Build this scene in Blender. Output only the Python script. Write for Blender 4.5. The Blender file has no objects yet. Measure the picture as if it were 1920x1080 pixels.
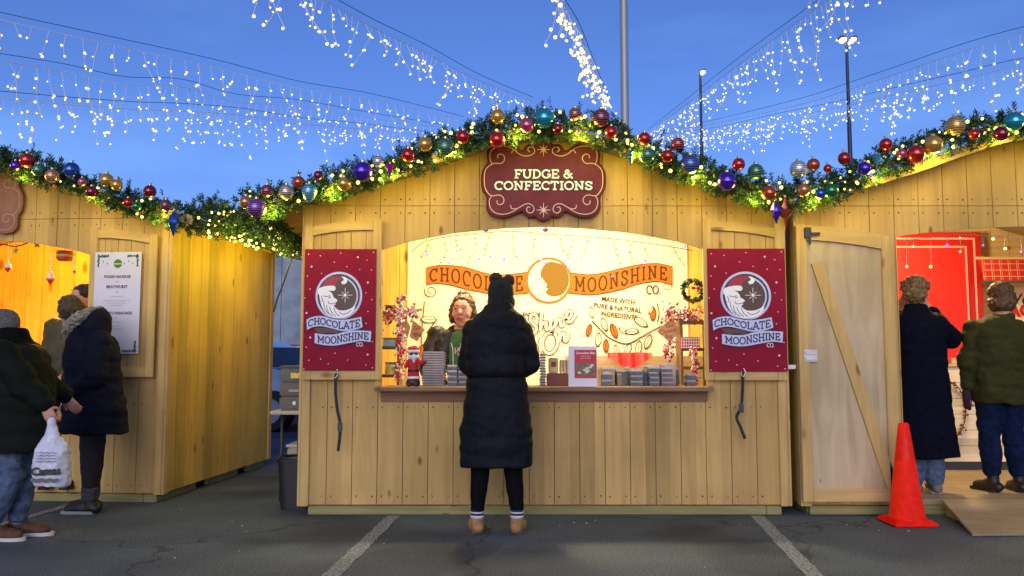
import bpy, bmesh, math, random
from mathutils import Vector, Matrix, noise
R = math.radians
random.seed(7)
SC = bpy.context.scene
COL = SC.collection
# ---------------------------------------------------------------- camera, sky, sun, exposure
CAMH, PITCH, F = 1.16, R(4.79), 1600.0
cd = bpy.data.cameras.new('camera'); cam = bpy.data.objects.new('camera', cd); COL.objects.link(cam)
cd.sensor_width = 36; cd.lens = 36*F/1920; cd.clip_end = 800
cam.location = (0, 0, CAMH); cam.rotation_euler = (R(90)+PITCH, 0, 0)
SC.camera = cam
SUN_EL, SUN_AZ = R(14), R(180-12)
w = bpy.data.worlds.new('World'); SC.world = w; w.use_nodes = True
wn, wl = w.node_tree.nodes, w.node_tree.links
bg = wn['Background']
sky = wn.new('ShaderNodeTexSky'); sky.sky_type = 'NISHITA'; sky.sun_disc = False
sky.sun_elevation = SUN_EL; sky.sun_rotation = R(180); sky.ozone_density = 8; sky.dust_density = .6
tint = wn.new('ShaderNodeMix'); tint.data_type = 'RGBA'; tint.blend_type = 'MULTIPLY'; tint.inputs[0].default_value = 1
wtc = wn.new('ShaderNodeTexCoord'); wmp = wn.new('ShaderNodeMapping'); wmp.inputs['Scale'].default_value = (1.2, 1.2, 5)
wno = wn.new('ShaderNodeTexNoise'); wno.inputs['Scale'].default_value = 2.2; wno.inputs['Detail'].default_value = 7
wrp = wn.new('ShaderNodeValToRGB'); wrp.color_ramp.elements[0].position = .46; wrp.color_ramp.elements[1].position = .75
wrp.color_ramp.elements[0].color = (2.2, 1.46, 1.66, 1); wrp.color_ramp.elements[1].color = (3.2, 2.0, 1.95, 1)
wl.new(wtc.outputs['Generated'], wmp.inputs[0]); wl.new(wmp.outputs[0], wno.inputs[0]); wl.new(wno.outputs[0], wrp.inputs[0])
wl.new(sky.outputs[0], tint.inputs[6]); wl.new(wrp.outputs[0], tint.inputs[7])
wl.new(tint.outputs[2], bg.inputs[0]); bg.inputs[1].default_value = .1
sd = bpy.data.lights.new('sun', 'SUN'); sun = bpy.data.objects.new('sun', sd); COL.objects.link(sun)
sd.energy = 1.45; sd.angle = R(50); sd.color = (1, .95, .86)
sun.rotation_euler = (R(90)-SUN_EL, 0, R(-10))
SC.view_settings.view_transform = 'Standard'; SC.view_settings.look = 'None'
SC.view_settings.exposure = 0.0; SC.view_settings.gamma = 1
SC.view_settings.use_curve_mapping = False
SC.render.engine = 'CYCLES'
try:
    SC.cycles.sample_clamp_indirect = 4; SC.cycles.use_denoising = True
except Exception: pass

# ---------------------------------------------------------------- helpers
FR = Matrix.Identity(4)
W = {}
def ray(px, py):
    u, v = (px-960)/F, (540-py)/F
    c, s = math.cos(PITCH), math.sin(PITCH)
    return Vector((u, c - v*s, s + v*c))
def pl(px, py, y):                       # where the sight line meets the plane y of the current frame
    i = FR.inverted(); o = i @ Vector((0, 0, CAMH)); d = i.to_3x3() @ ray(px, py)
    return o + d*((y-o.y)/d.y)
def gz(px, py, z=0.0):
    d = ray(px, py); return Vector((0, 0, CAMH)) + d*((z-CAMH)/d.z)

class MB:
    def __init__(s): s.v = []; s.f = []; s.m = []; s.cur = 0
    def add(s, vs, fs):
        b = len(s.v); s.v += [Vector(x) for x in vs]
        for q in fs: s.f.append([b+i for i in q]); s.m.append(s.cur)
    def box(s, a, b):
        x0, y0, z0 = a; x1, y1, z1 = b
        s.add([(x0,y0,z0),(x1,y0,z0),(x1,y1,z0),(x0,y1,z0),(x0,y0,z1),(x1,y0,z1),(x1,y1,z1),(x0,y1,z1)],
              [(0,3,2,1),(4,5,6,7),(0,1,5,4),(1,2,6,5),(2,3,7,6),(3,0,4,7)])
    def bbox(s, a, b, c=.004):           # box with bevelled edges
        bm = bmesh.new(); bmesh.ops.create_cube(bm, size=1)
        for v in bm.verts: v.co = Vector([(a[i]+b[i])/2 + v.co[i]*(b[i]-a[i]) for i in range(3)])
        bmesh.ops.bevel(bm, geom=bm.edges[:], offset=c, segments=2, affect='EDGES')
        bm.verts.index_update()
        s.add([v.co.copy() for v in bm.verts], [[v.index for v in f.verts] for f in bm.faces]); bm.free()
    def beam(s, p, q, wd, th, up=(0, -1, 0)):  # board from p to q, wide in-plane, th thick along up
        p, q, up = Vector(p), Vector(q), Vector(up); d = (q-p).normalized(); sd_ = d.cross(up).normalized()*wd/2; t = up*th/2
        vs = [p-sd_-t, p+sd_-t, p+sd_+t, p-sd_+t, q-sd_-t, q+sd_-t, q+sd_+t, q-sd_+t]
        s.add(vs, [(0,1,2,3),(7,6,5,4),(0,4,5,1),(1,5,6,2),(2,6,7,3),(3,7,4,0)])
    def prism(s, pts, y0, y1):           # outline in x,z extruded from y0 (front) to y1
        n = len(pts)
        s.add([(p[0], y0, p[1]) for p in pts]+[(p[0], y1, p[1]) for p in pts],
              [list(range(n))[::-1], [n+i for i in range(n)]]+[(i, (i+1) % n, n+(i+1) % n, n+i) for i in range(n)])
    def ribbon(s, pts, wd, y, closed=False, dp=.0006):
        pts = [Vector((p[0], p[1])) for p in pts]
        pts = [p for i, p in enumerate(pts) if i == 0 or (p-pts[i-1]).length > 1e-6]
        n = len(pts)
        if n < 2: return
        wf = wd if callable(wd) else (lambda t: wd)
        L = []
        for i in range(n):
            a = pts[(i-1) % n] if (i > 0 or closed) else pts[i]
            b = pts[(i+1) % n] if (i < n-1 or closed) else pts[i]
            d = b-a
            if d.length < 1e-9: d = Vector((1, 0))
            d.normalize(); nn = Vector((-d.y, d.x))
            k = 1.0
            if 0 < i < n-1:
                d1 = (pts[i]-pts[i-1]).normalized(); k = min(1.6, 1/max(.5, abs(nn.dot(Vector((-d1.y, d1.x))))))
            h = wf(i/(n-1))/2*k
            L.append((pts[i]+nn*h, pts[i]-nn*h))
        vs = [(l[0].x, y-dp, l[0].y) for l in L]+[(l[1].x, y-dp, l[1].y) for l in L]
        m = n if closed else n-1
        s.add(vs, [(i, n+i, n+(i+1) % n, (i+1) % n) for i in range(m)])
    def tube(s, pts, r, n=6):
        pts = [Vector(p) for p in pts]; k = len(pts); rf = r if callable(r) else (lambda t: r)
        vs = []; u = None
        for i, p in enumerate(pts):
            d = (pts[min(i+1, k-1)]-pts[max(i-1, 0)]).normalized()
            if u is None: u = d.orthogonal().normalized()
            u = (u-d*u.dot(d))
            u = u.normalized() if u.length > 1e-6 else d.orthogonal().normalized()
            v = d.cross(u); rr = rf(i/max(1, k-1))
            vs += [p+(u*math.cos(2*math.pi*j/n)+v*math.sin(2*math.pi*j/n))*rr for j in range(n)]
        fs = [(i*n+j, i*n+(j+1) % n, (i+1)*n+(j+1) % n, (i+1)*n+j) for i in range(k-1) for j in range(n)]
        fs += [list(range(n))[::-1], [(k-1)*n+j for j in range(n)]]
        s.add(vs, fs)
    def lathe(s, prof, c=(0, 0, 0), n=24, sx=1, sy=1):
        c = Vector(c); k = len(prof)
        vs = [c+Vector((p[0]*math.cos(2*math.pi*j/n)*sx, p[0]*math.sin(2*math.pi*j/n)*sy, p[1])) for p in prof for j in range(n)]
        fs = [(i*n+j, i*n+(j+1) % n, (i+1)*n+(j+1) % n, (i+1)*n+j) for i in range(k-1) for j in range(n)]
        fs += [list(range(n))[::-1], [(k-1)*n+j for j in range(n)]]
        s.add(vs, fs)
    def ball(s, c, r, n=12, sc=(1, 1, 1), rot=None):
        c = Vector(c); k = max(5, n//2+1); vs = []; 
        for i in range(k):
            t = math.pi*(i+.0)/(k-1); t = min(max(t, .02), math.pi-.02)
            for j in range(n):
                p = Vector((math.sin(t)*math.cos(2*math.pi*j/n)*r*sc[0], math.sin(t)*math.sin(2*math.pi*j/n)*r*sc[1], -math.cos(t)*r*sc[2]))
                if rot: p = rot @ p
                vs.append(c+p)
        fs = [(i*n+j, i*n+(j+1) % n, (i+1)*n+(j+1) % n, (i+1)*n+j) for i in range(k-1) for j in range(n)]
        fs += [list(range(n))[::-1], [(k-1)*n+j for j in range(n)]]
        s.add(vs, fs)
    def cap(s, p, r0, q, r1, n=14):      # rounded cone
        p, q = Vector(p), Vector(q); d = q-p; L = max(d.length, 1e-5); d /= L
        u = d.orthogonal().normalized(); v = d.cross(u); prof = []
        for i in range(5):
            a = -math.pi/2+math.pi/2*i/4.; prof.append((max(r0*math.cos(a), r0*.03), r0*math.sin(a)))
        for i in range(5):
            a = math.pi/2*i/4.; prof.append((max(r1*math.cos(a), r1*.03), L+r1*math.sin(a)))
        vs = [p+d*h+(u*math.cos(2*math.pi*j/n)+v*math.sin(2*math.pi*j/n))*rr for rr, h in prof for j in range(n)]
        k = len(prof)
        fs = [(i*n+j, i*n+(j+1) % n, (i+1)*n+(j+1) % n, (i+1)*n+j) for i in range(k-1) for j in range(n)]
        fs += [list(range(n))[::-1], [(k-1)*n+j for j in range(n)]]
        s.add(vs, fs)
    def chain(s, pts, rs, n=14):
        for i in range(len(pts)-1): s.cap(pts[i], rs[i], pts[i+1], rs[i+1], n)
    def loft(s, rings, n=30, e=2.3):     # rings (x, y, z, half width, half depth), closed ends
        vs = []
        for (x, y, z, a, b) in rings:
            for j in range(n):
                t = 2*math.pi*j/n; c, q = math.cos(t), math.sin(t)
                vs.append((x+a*math.copysign(abs(c)**(2/e), c), y+b*math.copysign(abs(q)**(2/e), q), z))
        k = len(rings)
        fs = [(i*n+j, i*n+(j+1) % n, (i+1)*n+(j+1) % n, (i+1)*n+j) for i in range(k-1) for j in range(n)]
        fs += [list(range(n))[::-1], [(k-1)*n+j for j in range(n)]]
        s.add(vs, fs)
def rings_smooth(rs, k=5):
    out = []
    for i in range(len(rs)-1):
        a = rs[max(i-1, 0)]; b = rs[i]; c = rs[i+1]; d = rs[min(i+2, len(rs)-1)]
        for j in range(k):
            t = j/k
            out.append(tuple(.5*((2*b[m])+(-a[m]+c[m])*t+(2*a[m]-5*b[m]+4*c[m]-d[m])*t*t+(-a[m]+3*b[m]-3*c[m]+d[m])*t**3) for m in range(len(b))))
    out.append(tuple(rs[-1])); return out
cr = rings_smooth                         # the same spline serves 2D and 3D point lists

def thing(name, label, cat, loc, group=None, kind=None, world=False):
    o = bpy.data.objects.new(name, None); COL.objects.link(o); o.empty_display_size = .1
    M = (Matrix.Translation(Vector(loc)) if world else FR @ Matrix.Translation(Vector(loc)))
    o.location = M.to_translation(); o.rotation_euler = M.to_euler()
    W[o.name] = M.copy(); tag(o, label, cat, group, kind); return o
def tag(o, label=None, cat=None, group=None, kind=None):
    if label: o['label'] = label
    if cat: o['category'] = cat
    if group: o['group'] = group
    if kind: o['kind'] = kind
    return o
def mesh_of(mb, name, smooth=None):
    me = bpy.data.meshes.new(name); me.from_pydata([tuple(v) for v in mb.v], [], mb.f); me.update()
    if len(set(mb.m)) > 1: me.polygons.foreach_set('material_index', mb.m)
    if smooth: me.shade_smooth()
    return me
def obj(name, mb, mats, parent=None, smooth=False, base=None, fix=True, auto=None):
    me = mb if isinstance(mb, bpy.types.Mesh) else mesh_of(mb, name, smooth)
    if fix and not isinstance(mb, bpy.types.Mesh):
        bm = bmesh.new(); bm.from_mesh(me); bmesh.ops.recalc_face_normals(bm, faces=bm.faces); bm.to_mesh(me); bm.free()
    if parent is not None: Wm = W[parent.name]
    else:
        if base is None:
            vs = [FR @ v.co for v in me.vertices]
            base = Vector(((min(v.x for v in vs)+max(v.x for v in vs))/2, (min(v.y for v in vs)+max(v.y for v in vs))/2, min(v.z for v in vs)))
        else: base = FR @ Vector(base)
        Wm = Matrix.Translation(base)
    me.transform(Wm.inverted() @ FR)
    for m_ in (mats if isinstance(mats, (list, tuple)) else [mats]): me.materials.append(m_)
    if smooth: me.shade_smooth()
    if auto: me.set_sharp_from_angle(angle=R(auto))
    o = bpy.data.objects.new(name, me); COL.objects.link(o)
    if parent is not None: o.parent = parent
    else: o.location = Wm.to_translation()
    W[o.name] = Wm.copy(); return o
def fuse(mb, vox=.012, smooth=3, disp=None):
    me = mesh_of(mb, 'tmp'); o = bpy.data.objects.new('tmp', me); COL.objects.link(o)
    m = o.modifiers.new('r', 'REMESH'); m.mode = 'VOXEL'; m.voxel_size = vox
    if smooth: s = o.modifiers.new('s', 'SMOOTH'); s.factor = .5; s.iterations = smooth
    dg = bpy.context.evaluated_depsgraph_get(); out = bpy.data.meshes.new_from_object(o.evaluated_get(dg))
    bpy.data.objects.remove(o); bpy.data.meshes.remove(me)
    if disp:
        nm = [v.normal.copy() for v in out.vertices]
        for v, n in zip(out.vertices, nm): v.co += n*disp(v.co, n)
    out.shade_smooth(); return out

# ---------------------------------------------------------------- materials
MATS = {}
def mat(name, col, rough=.6, metal=0, emit=None, es=0, noise_s=None, amt=.15, bump=0, trans=0, alpha=1, coat=0, spec=None, sheen=0):
    if name in MATS: return MATS[name]
    m = bpy.data.materials.new(name); m.use_nodes = True; nt = m.node_tree; b = nt.nodes['Principled BSDF']
    b.inputs['Base Color'].default_value = (*col, 1); b.inputs['Roughness'].default_value = rough; b.inputs['Metallic'].default_value = metal
    if emit: b.inputs['Emission Color'].default_value = (*emit, 1); b.inputs['Emission Strength'].default_value = es
    if trans: b.inputs['Transmission Weight'].default_value = trans
    if alpha < 1: b.inputs['Alpha'].default_value = alpha
    if coat: b.inputs['Coat Weight'].default_value = coat
    if spec is not None: b.inputs['Specular IOR Level'].default_value = spec
    if sheen: b.inputs['Sheen Weight'].default_value = sheen
    if noise_s:
        tc = nt.nodes.new('ShaderNodeTexCoord'); no = nt.nodes.new('ShaderNodeTexNoise'); no.inputs['Scale'].default_value = noise_s; no.inputs['Detail'].default_value = 5
        rp = nt.nodes.new('ShaderNodeValToRGB'); rp.color_ramp.elements[0].position = .3; rp.color_ramp.elements[1].position = .7
        rp.color_ramp.elements[0].color = (*[c*(1-amt) for c in col], 1); rp.color_ramp.elements[1].color = (*[min(1, c*(1+amt)) for c in col], 1)
        nt.links.new(tc.outputs['Object'], no.inputs[0]); nt.links.new(no.outputs[0], rp.inputs[0]); nt.links.new(rp.outputs[0], b.inputs['Base Color'])
        if bump:
            bp = nt.nodes.new('ShaderNodeBump'); bp.inputs['Strength'].default_value = bump; bp.inputs['Distance'].default_value = .01
            nt.links.new(no.outputs[0], bp.inputs['Height']); nt.links.new(bp.outputs[0], b.inputs['Normal'])
    MATS[name] = m; return m
def wood(name, c1, c2, grain='Z', board=None, bw=.191, knots=.06, rough=.62, contrast=1, gs=16):
    m = bpy.data.materials.new(name); m.use_nodes = True; nt = m.node_tree; N, L = nt.nodes.new, nt.links.new; b = nt.nodes['Principled BSDF']
    tc = N('ShaderNodeTexCoord'); mp = N('ShaderNodeMapping'); sc = [gs]*3; sc['XYZ'.index(grain)] = 1.1; mp.inputs['Scale'].default_value = sc
    L(tc.outputs['Object'], mp.inputs[0])
    add = N('ShaderNodeVectorMath'); add.operation = 'ADD'; L(mp.outputs[0], add.inputs[0])
    tone = None
    if board:
        sp = N('ShaderNodeSeparateXYZ'); L(tc.outputs['Object'], sp.inputs[0])
        dv = N('ShaderNodeMath'); dv.operation = 'DIVIDE'; dv.inputs[1].default_value = bw; L(sp.outputs['XYZ'.index(board)], dv.inputs[0])
        fl = N('ShaderNodeMath'); fl.operation = 'FLOOR'; L(dv.outputs[0], fl.inputs[0])
        wnz = N('ShaderNodeTexWhiteNoise'); wnz.noise_dimensions = '1D'; L(fl.outputs[0], wnz.inputs['W'])
        sc2 = N('ShaderNodeVectorMath'); sc2.operation = 'SCALE'; sc2.inputs['Scale'].default_value = 30; L(wnz.outputs['Color'], sc2.inputs[0]); L(sc2.outputs[0], add.inputs[1])
        tone = wnz.outputs['Value']
    no = N('ShaderNodeTexNoise'); no.inputs['Scale'].default_value = 1; no.inputs['Detail'].default_value = 6; no.inputs['Distortion'].default_value = 1.2
    L(add.outputs[0], no.inputs[0])
    rp = N('ShaderNodeValToRGB'); e = rp.color_ramp.elements; e[0].position = .5-.22/contrast; e[1].position = .5+.22/contrast
    e[0].color = (*c1, 1); e[1].color = (*c2, 1); L(no.outputs[0], rp.inputs[0]); out = rp.outputs[0]
    if knots:
        kp = N('ShaderNodeMapping'); ks = [5.2]*3; ks['XYZ'.index(grain)] = 2.4; kp.inputs['Scale'].default_value = ks; L(tc.outputs['Object'], kp.inputs[0])
        vo = N('ShaderNodeTexVoronoi'); vo.inputs['Scale'].default_value = 1; L(kp.outputs[0], vo.inputs[0])
        kr = N('ShaderNodeValToRGB'); kr.color_ramp.elements[0].position = knots; kr.color_ramp.elements[1].position = knots*2.2
        kr.color_ramp.elements[0].color = (.28, .16, .07, 1); kr.color_ramp.elements[1].color = (1, 1, 1, 1); L(vo.outputs['Distance'], kr.inputs[0])
        mx = N('ShaderNodeMix'); mx.data_type = 'RGBA'; mx.blend_type = 'MULTIPLY'; mx.inputs[0].default_value = .75; L(out, mx.inputs[6]); L(kr.outputs[0], mx.inputs[7]); out = mx.outputs[2]
    # wide stains and weather marks
    n2 = N('ShaderNodeTexNoise'); n2.inputs['Scale'].default_value = 1.7; n2.inputs['Detail'].default_value = 4; L(tc.outputs['Object'], n2.inputs[0])
    r2 = N('ShaderNodeMapRange'); r2.inputs[1].default_value = .3; r2.inputs[2].default_value = .7; r2.inputs[3].default_value = .82; r2.inputs[4].default_value = 1.1; L(n2.outputs[0], r2.inputs[0])
    hs = N('ShaderNodeHueSaturation'); L(out, hs.inputs['Color'])
    if tone:
        t2 = N('ShaderNodeMapRange'); t2.inputs[3].default_value = .78; t2.inputs[4].default_value = 1.14; L(tone, t2.inputs[0])
        mu = N('ShaderNodeMath'); mu.operation = 'MULTIPLY'; L(t2.outputs[0], mu.inputs[0]); L(r2.outputs[0], mu.inputs[1]); L(mu.outputs[0], hs.inputs['Value'])
    else: L(r2.outputs[0], hs.inputs['Value'])
    L(hs.outputs[0], b.inputs['Base Color']); b.inputs['Roughness'].default_value = rough; b.inputs['Specular IOR Level'].default_value = .2
    bp = N('ShaderNodeBump'); bp.inputs['Strength'].default_value = .25; bp.inputs['Distance'].default_value = .004; L(no.outputs[0], bp.inputs['Height']); L(bp.outputs[0], b.inputs['Normal'])
    return m
P1, P2 = (.455, .285, .092), (.585, .395, .142)
WF = wood('pine_boards_front', P1, P2, 'Z', 'X', knots=.05, contrast=.85)
WS = wood('pine_boards_side', (.52, .33, .045), (.68, .46, .09), 'Z', 'Y', bw=.1905)
WV = wood('pine_trim_upright', (.48, .31, .105), (.64, .45, .175), 'Z', knots=.075)
WH = wood('pine_trim_level', (.48, .31, .105), (.64, .45, .175), 'X', knots=.075)
WD = wood('plywood_door', (.58, .44, .25), (.70, .55, .34), 'Z', 'X', bw=.63, knots=.03, contrast=2.2, gs=9)
WG = wood('treated_timber', (.22, .20, .07), (.36, .31, .13), 'X', knots=.05)
WI = wood('inner_pine', (.50, .34, .15), (.70, .50, .26), 'X', knots=.06)
WIV = wood('inner_pine_upright', (.66, .38, .07), (.84, .54, .12), 'Z', 'X', knots=.10)
WP = wood('plywood_sheet', (.30, .23, .13), (.42, .33, .21), 'X', knots=0, gs=7)
WC = wood('whitewashed_boards', (.66, .58, .42), (.84, .76, .60), 'X', 'Z', bw=.15, knots=.03)
WCT = wood('counter_brown_wood', (.20, .10, .06), (.32, .19, .11), 'X', knots=.04)
METAL = mat('galvanised_steel', (.45, .46, .47), .4, .8, noise_s=20)
BLACK = mat('black_plastic', (.012, .012, .013), .45)
DARKM = mat('dark_paint', (.03, .033, .04), .5)
WHITE = mat('white_board', (.72, .72, .74), .5)
WIRE_W = mat('white_cable', (.70, .72, .74), .5)
WIRE_D = mat('dark_cable', (.02, .025, .02), .6)
BULB = mat('warm_white_lamp', (.9, .85, .7), .4, emit=(1, .80, .28), es=1.5)
BULBC = mat('cool_white_lamp', (.9, .9, .9), .4, emit=(1, .88, .46), es=1.4)
BULBY = mat('yellow_garland_lamp', (.9, .8, .4), .4, emit=(1, .82, .20), es=2.0)
LENS = mat('lit_lamp_head', (.9, .9, .85), .4, emit=(1, .93, .7), es=12)
PURP = mat('violet_lamp', (.4, .2, .9), .4, emit=(.42, .16, 1), es=1.6)
GREENL = mat('green_lamp', (.3, .9, .1), .4, emit=(.35, 1, .1), es=2)

# ---------------------------------------------------------------- lettering: an own slab-serif stroke face
def arc(cx, cy, rx, ry, a0, a1, n=14): return [(cx+rx*math.cos(R(a0+(a1-a0)*i/n)), cy+ry*math.sin(R(a0+(a1-a0)*i/n))) for i in range(n+1)]
def sf(x, y, w_=.34): return [(x-w_/2, y), (x+w_/2, y)]
GL = {
 'A': (.86, [[(.06,0),(.43,1)], [(.43,1),(.80,0)], [(.2,.33),(.66,.33)], sf(.06,0), sf(.80,0), sf(.36,1,.2)]),
 'C': (.78, [arc(.42,.5,.38,.5,48,312), [(.70,.68),(.70,1)]]),
 'D': (.80, [[(.14,0),(.14,1)], [(0,1),(.34,1)]+arc(.34,.5,.38,.5,90,-90)+[(0,0)]]),
 'E': (.72, [[(.14,0),(.14,1)], [(0,1),(.64,1),(.64,.74)], [(.14,.5),(.46,.5)], [(.46,.36),(.46,.64)], [(0,0),(.66,0),(.66,.28)]]),
 'F': (.68, [[(.14,0),(.14,1)], [(0,1),(.62,1),(.62,.74)], [(.14,.5),(.44,.5)], [(.44,.36),(.44,.64)], sf(.16,0,.36)]),
 'G': (.84, [arc(.42,.5,.38,.5,48,350), [(.70,.72),(.70,1)], [(.52,.42),(.88,.42)], [(.76,.42),(.76,.06)]]),
 'H': (.86, [[(.14,0),(.14,1)], [(.70,0),(.70,1)], [(.14,.5),(.70,.5)], sf(.14,0), sf(.70,0), sf(.14,1), sf(.70,1)]),
 'I': (.36, [[(.17,0),(.17,1)], sf(.17,0), sf(.17,1)]),
 'L': (.68, [[(.14,0),(.14,1)], sf(.16,1,.36), [(0,0),(.62,0),(.62,.3)]]),
 'M': (1.04, [[(.14,0),(.14,1)], [(.14,1),(.5,.25)], [(.5,.25),(.86,1)], [(.86,0),(.86,1)], sf(.14,0), sf(.86,0), sf(.08,1,.24), sf(.92,1,.24)]),
 'N': (.88, [[(.14,0),(.14,1)], [(.14,1),(.70,0)], [(.70,0),(.70,1)], sf(.14,0), sf(.08,1,.24), sf(.70,1)]),
 'O': (.84, [arc(.40,.5,.38,.5,0,360,24)]),
 'S': (.68, [cr([(.56,.80),(.44,.97),(.22,.98),(.07,.80),(.16,.60),(.46,.42),(.60,.24),(.46,.03),(.22,.02),(.07,.18)],4), [(.59,.68),(.59,1)], [(.06,0),(.06,.32)]]),
 'T': (.72, [[(.34,0),(.34,1)], [(.02,.74),(.02,1),(.66,1),(.66,.74)], sf(.34,0)]),
 'U': (.84, [[(.12,1),(.12,.36)]+arc(.41,.36,.29,.36,180,360)+[(.70,1)], sf(.12,1,.32), sf(.70,1,.32)]),
 '&': (.86, [cr([(.80,.02),(.60,.22),(.22,.66),(.22,.88),(.36,1),(.50,.86),(.44,.70),(.12,.44),(.06,.22),(.22,.02),(.44,.04),(.62,.24),(.70,.48)],4), [(.56,.50),(.84,.50)], [(.70,0),(.90,0)]]),
 '.': (.26, [[(.08,0),(.08,.12)], [(.02,.05),(.16,.05)]]),
 ' ': (.42, []),
}
def slab(mb, text, warp, h, wt, y, sp=.10, xs=1.0, width=None):
    tot = sum(GL[c][0]+sp for c in text)-sp
    k = xs*h if width is None else width/tot
    x = 0; z = 0
    for c in text:
        wd, st = GL[c]
        for q in st:
            pts = []
            for i in range(len(q)-1):
                n = 4 if len(q) < 6 else 1
                for j in range(n): t = j/n; pts.append((q[i][0]*(1-t)+q[i+1][0]*t, q[i][1]*(1-t)+q[i+1][1]*t))
            pts.append(q[-1])
            mb.ribbon([warp(x+p[0]*k, p[1]*h) for p in pts], wt, y-z*.00004); z += 1
        x += (wd+sp)*k
    return x
def plain(mb, text, cx, cz, size, y, bold=.0, ang=0, sx=1, dark=False):
    cu = bpy.data.curves.new('t', 'FONT'); cu.body = text; cu.size = size; cu.align_x = 'CENTER'; cu.align_y = 'CENTER'; cu.offset = bold; cu.resolution_u = 2
    o = bpy.data.objects.new('t', cu); COL.objects.link(o)
    dg = bpy.context.evaluated_depsgraph_get(); me = bpy.data.meshes.new_from_object(o.evaluated_get(dg))
    c, s = math.cos(R(ang)), math.sin(R(ang))
    mb.add([(cx+(v.co.x*sx)*c-v.co.y*s, y, cz+(v.co.x*sx)*s+v.co.y*c) for v in me.vertices], [list(p.vertices) for p in me.polygons])
    bpy.data.objects.remove(o); bpy.data.meshes.remove(me)
def lin(tab, x):
    if x <= tab[0][0]: return tab[0][1]
    for a, b in zip(tab, tab[1:]):
        if x <= b[0]: return a[1]+(b[1]-a[1])*(x-a[0])/(b[0]-a[0])
    return tab[-1][1]
def thick(poly, g):                       # grow a closed outline by g
    n = len(poly); out = []
    A = sum(poly[i][0]*poly[(i+1) % n][1]-poly[(i+1) % n][0]*poly[i][1] for i in range(n)); s = 1 if A > 0 else -1
    for i in range(n):
        a, b = Vector(poly[i-1]), Vector(poly[(i+1) % n]); d = (b-a).normalized(); out.append((poly[i][0]+d.y*g*s, poly[i][1]-d.x*g*s))
    return out

# ---------------------------------------------------------------- ground, markings, far background
Y0 = 6.52
def ground_mat():
    m = bpy.data.materials.new('asphalt'); m.use_nodes = True; nt = m.node_tree; N, L = nt.nodes.new, nt.links.new; b = nt.nodes['Principled BSDF']
    tc = N('ShaderNodeTexCoord')
    def nz(s, d=4):
        n = N('ShaderNodeTexNoise'); n.inputs['Scale'].default_value = s; n.inputs['Detail'].default_value = d; L(tc.outputs['Object'], n.inputs[0]); return n
    a = nz(1.1, 6); f = nz(90, 3)
    r1 = N('ShaderNodeValToRGB'); r1.color_ramp.elements[0].position = .3; r1.color_ramp.elements[1].position = .75
    r1.color_ramp.elements[0].color = (.050, .064, .082, 1); r1.color_ramp.elements[1].color = (.098, .122, .152, 1); L(a.outputs[0], r1.inputs[0])
    r2 = N('ShaderNodeValToRGB'); r2.color_ramp.elements[0].position = .35; r2.color_ramp.elements[1].position = .72
    r2.color_ramp.elements[0].color = (.5, .5, .5, 1); r2.color_ramp.elements[1].color = (1.9, 1.9, 1.9, 1); L(f.outputs[0], r2.inputs[0])
    mx = N('ShaderNodeMix'); mx.data_type = 'RGBA'; mx.blend_type = 'MULTIPLY'; mx.inputs[0].default_value = 1; L(r1.outputs[0], mx.inputs[6]); L(r2.outputs[0], mx.inputs[7])
    st = nz(.55, 3); rs = N('ShaderNodeValToRGB'); rs.color_ramp.elements[0].position = .36; rs.color_ramp.elements[1].position = .5; rs.color_ramp.elements[0].color = (.62, .6, .58, 1); rs.color_ramp.elements[1].color = (1, 1, 1, 1); L(st.outputs[0], rs.inputs[0])
    dn = nz(3.0, 3); dm = N('ShaderNodeVectorMath'); dm.operation = 'SCALE'; dm.inputs['Scale'].default_value = .5; L(dn.outputs['Color'], dm.inputs[0]); da = N('ShaderNodeVectorMath'); L(tc.outputs['Object'], da.inputs[0]); L(dm.outputs[0], da.inputs[1])
    vo = N('ShaderNodeTexVoronoi'); vo.feature = 'DISTANCE_TO_EDGE'; vo.inputs['Scale'].default_value = .42; L(da.outputs[0], vo.inputs[0]); rc = N('ShaderNodeValToRGB'); rc.color_ramp.elements[0].position = .002; rc.color_ramp.elements[1].position = .007; rc.color_ramp.elements[0].color = (.45, .45, .45, 1); rc.color_ramp.elements[1].color = (1, 1, 1, 1); L(vo.outputs[0], rc.inputs[0])
    for z_ in (rs, rc):
        m2 = N('ShaderNodeMix'); m2.data_type = 'RGBA'; m2.blend_type = 'MULTIPLY'; m2.inputs[0].default_value = 1; L(mx.outputs[2], m2.inputs[6]); L(z_.outputs[0], m2.inputs[7]); mx = m2
    L(mx.outputs[2], b.inputs['Base Color']); b.inputs['Roughness'].default_value = .8; b.inputs['Specular IOR Level'].default_value = .3
    bp = N('ShaderNodeBump'); bp.inputs['Strength'].default_value = .5; bp.inputs['Distance'].default_value = .004; L(f.outputs[0], bp.inputs['Height']); L(bp.outputs[0], b.inputs['Normal'])
    return m
g = MB(); g.add([(-300, -60, 0), (300, -60, 0), (300, 500, 0), (-300, 500, 0)], [(0, 1, 2, 3)])
tag(obj('asphalt_ground', g, ground_mat(), base=(0, 0, 0)), kind='structure')
PAINT = mat('worn_white_paint', (.19, .21, .225), .8, noise_s=55, amt=.5)
_r = [n for n in PAINT.node_tree.nodes if n.type == 'VALTORGB'][0]; _r.color_ramp.elements[0].color = (.06, .068, .078, 1); _r.color_ramp.elements[0].position = .38; _r.color_ramp.elements[1].position = .56
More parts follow.
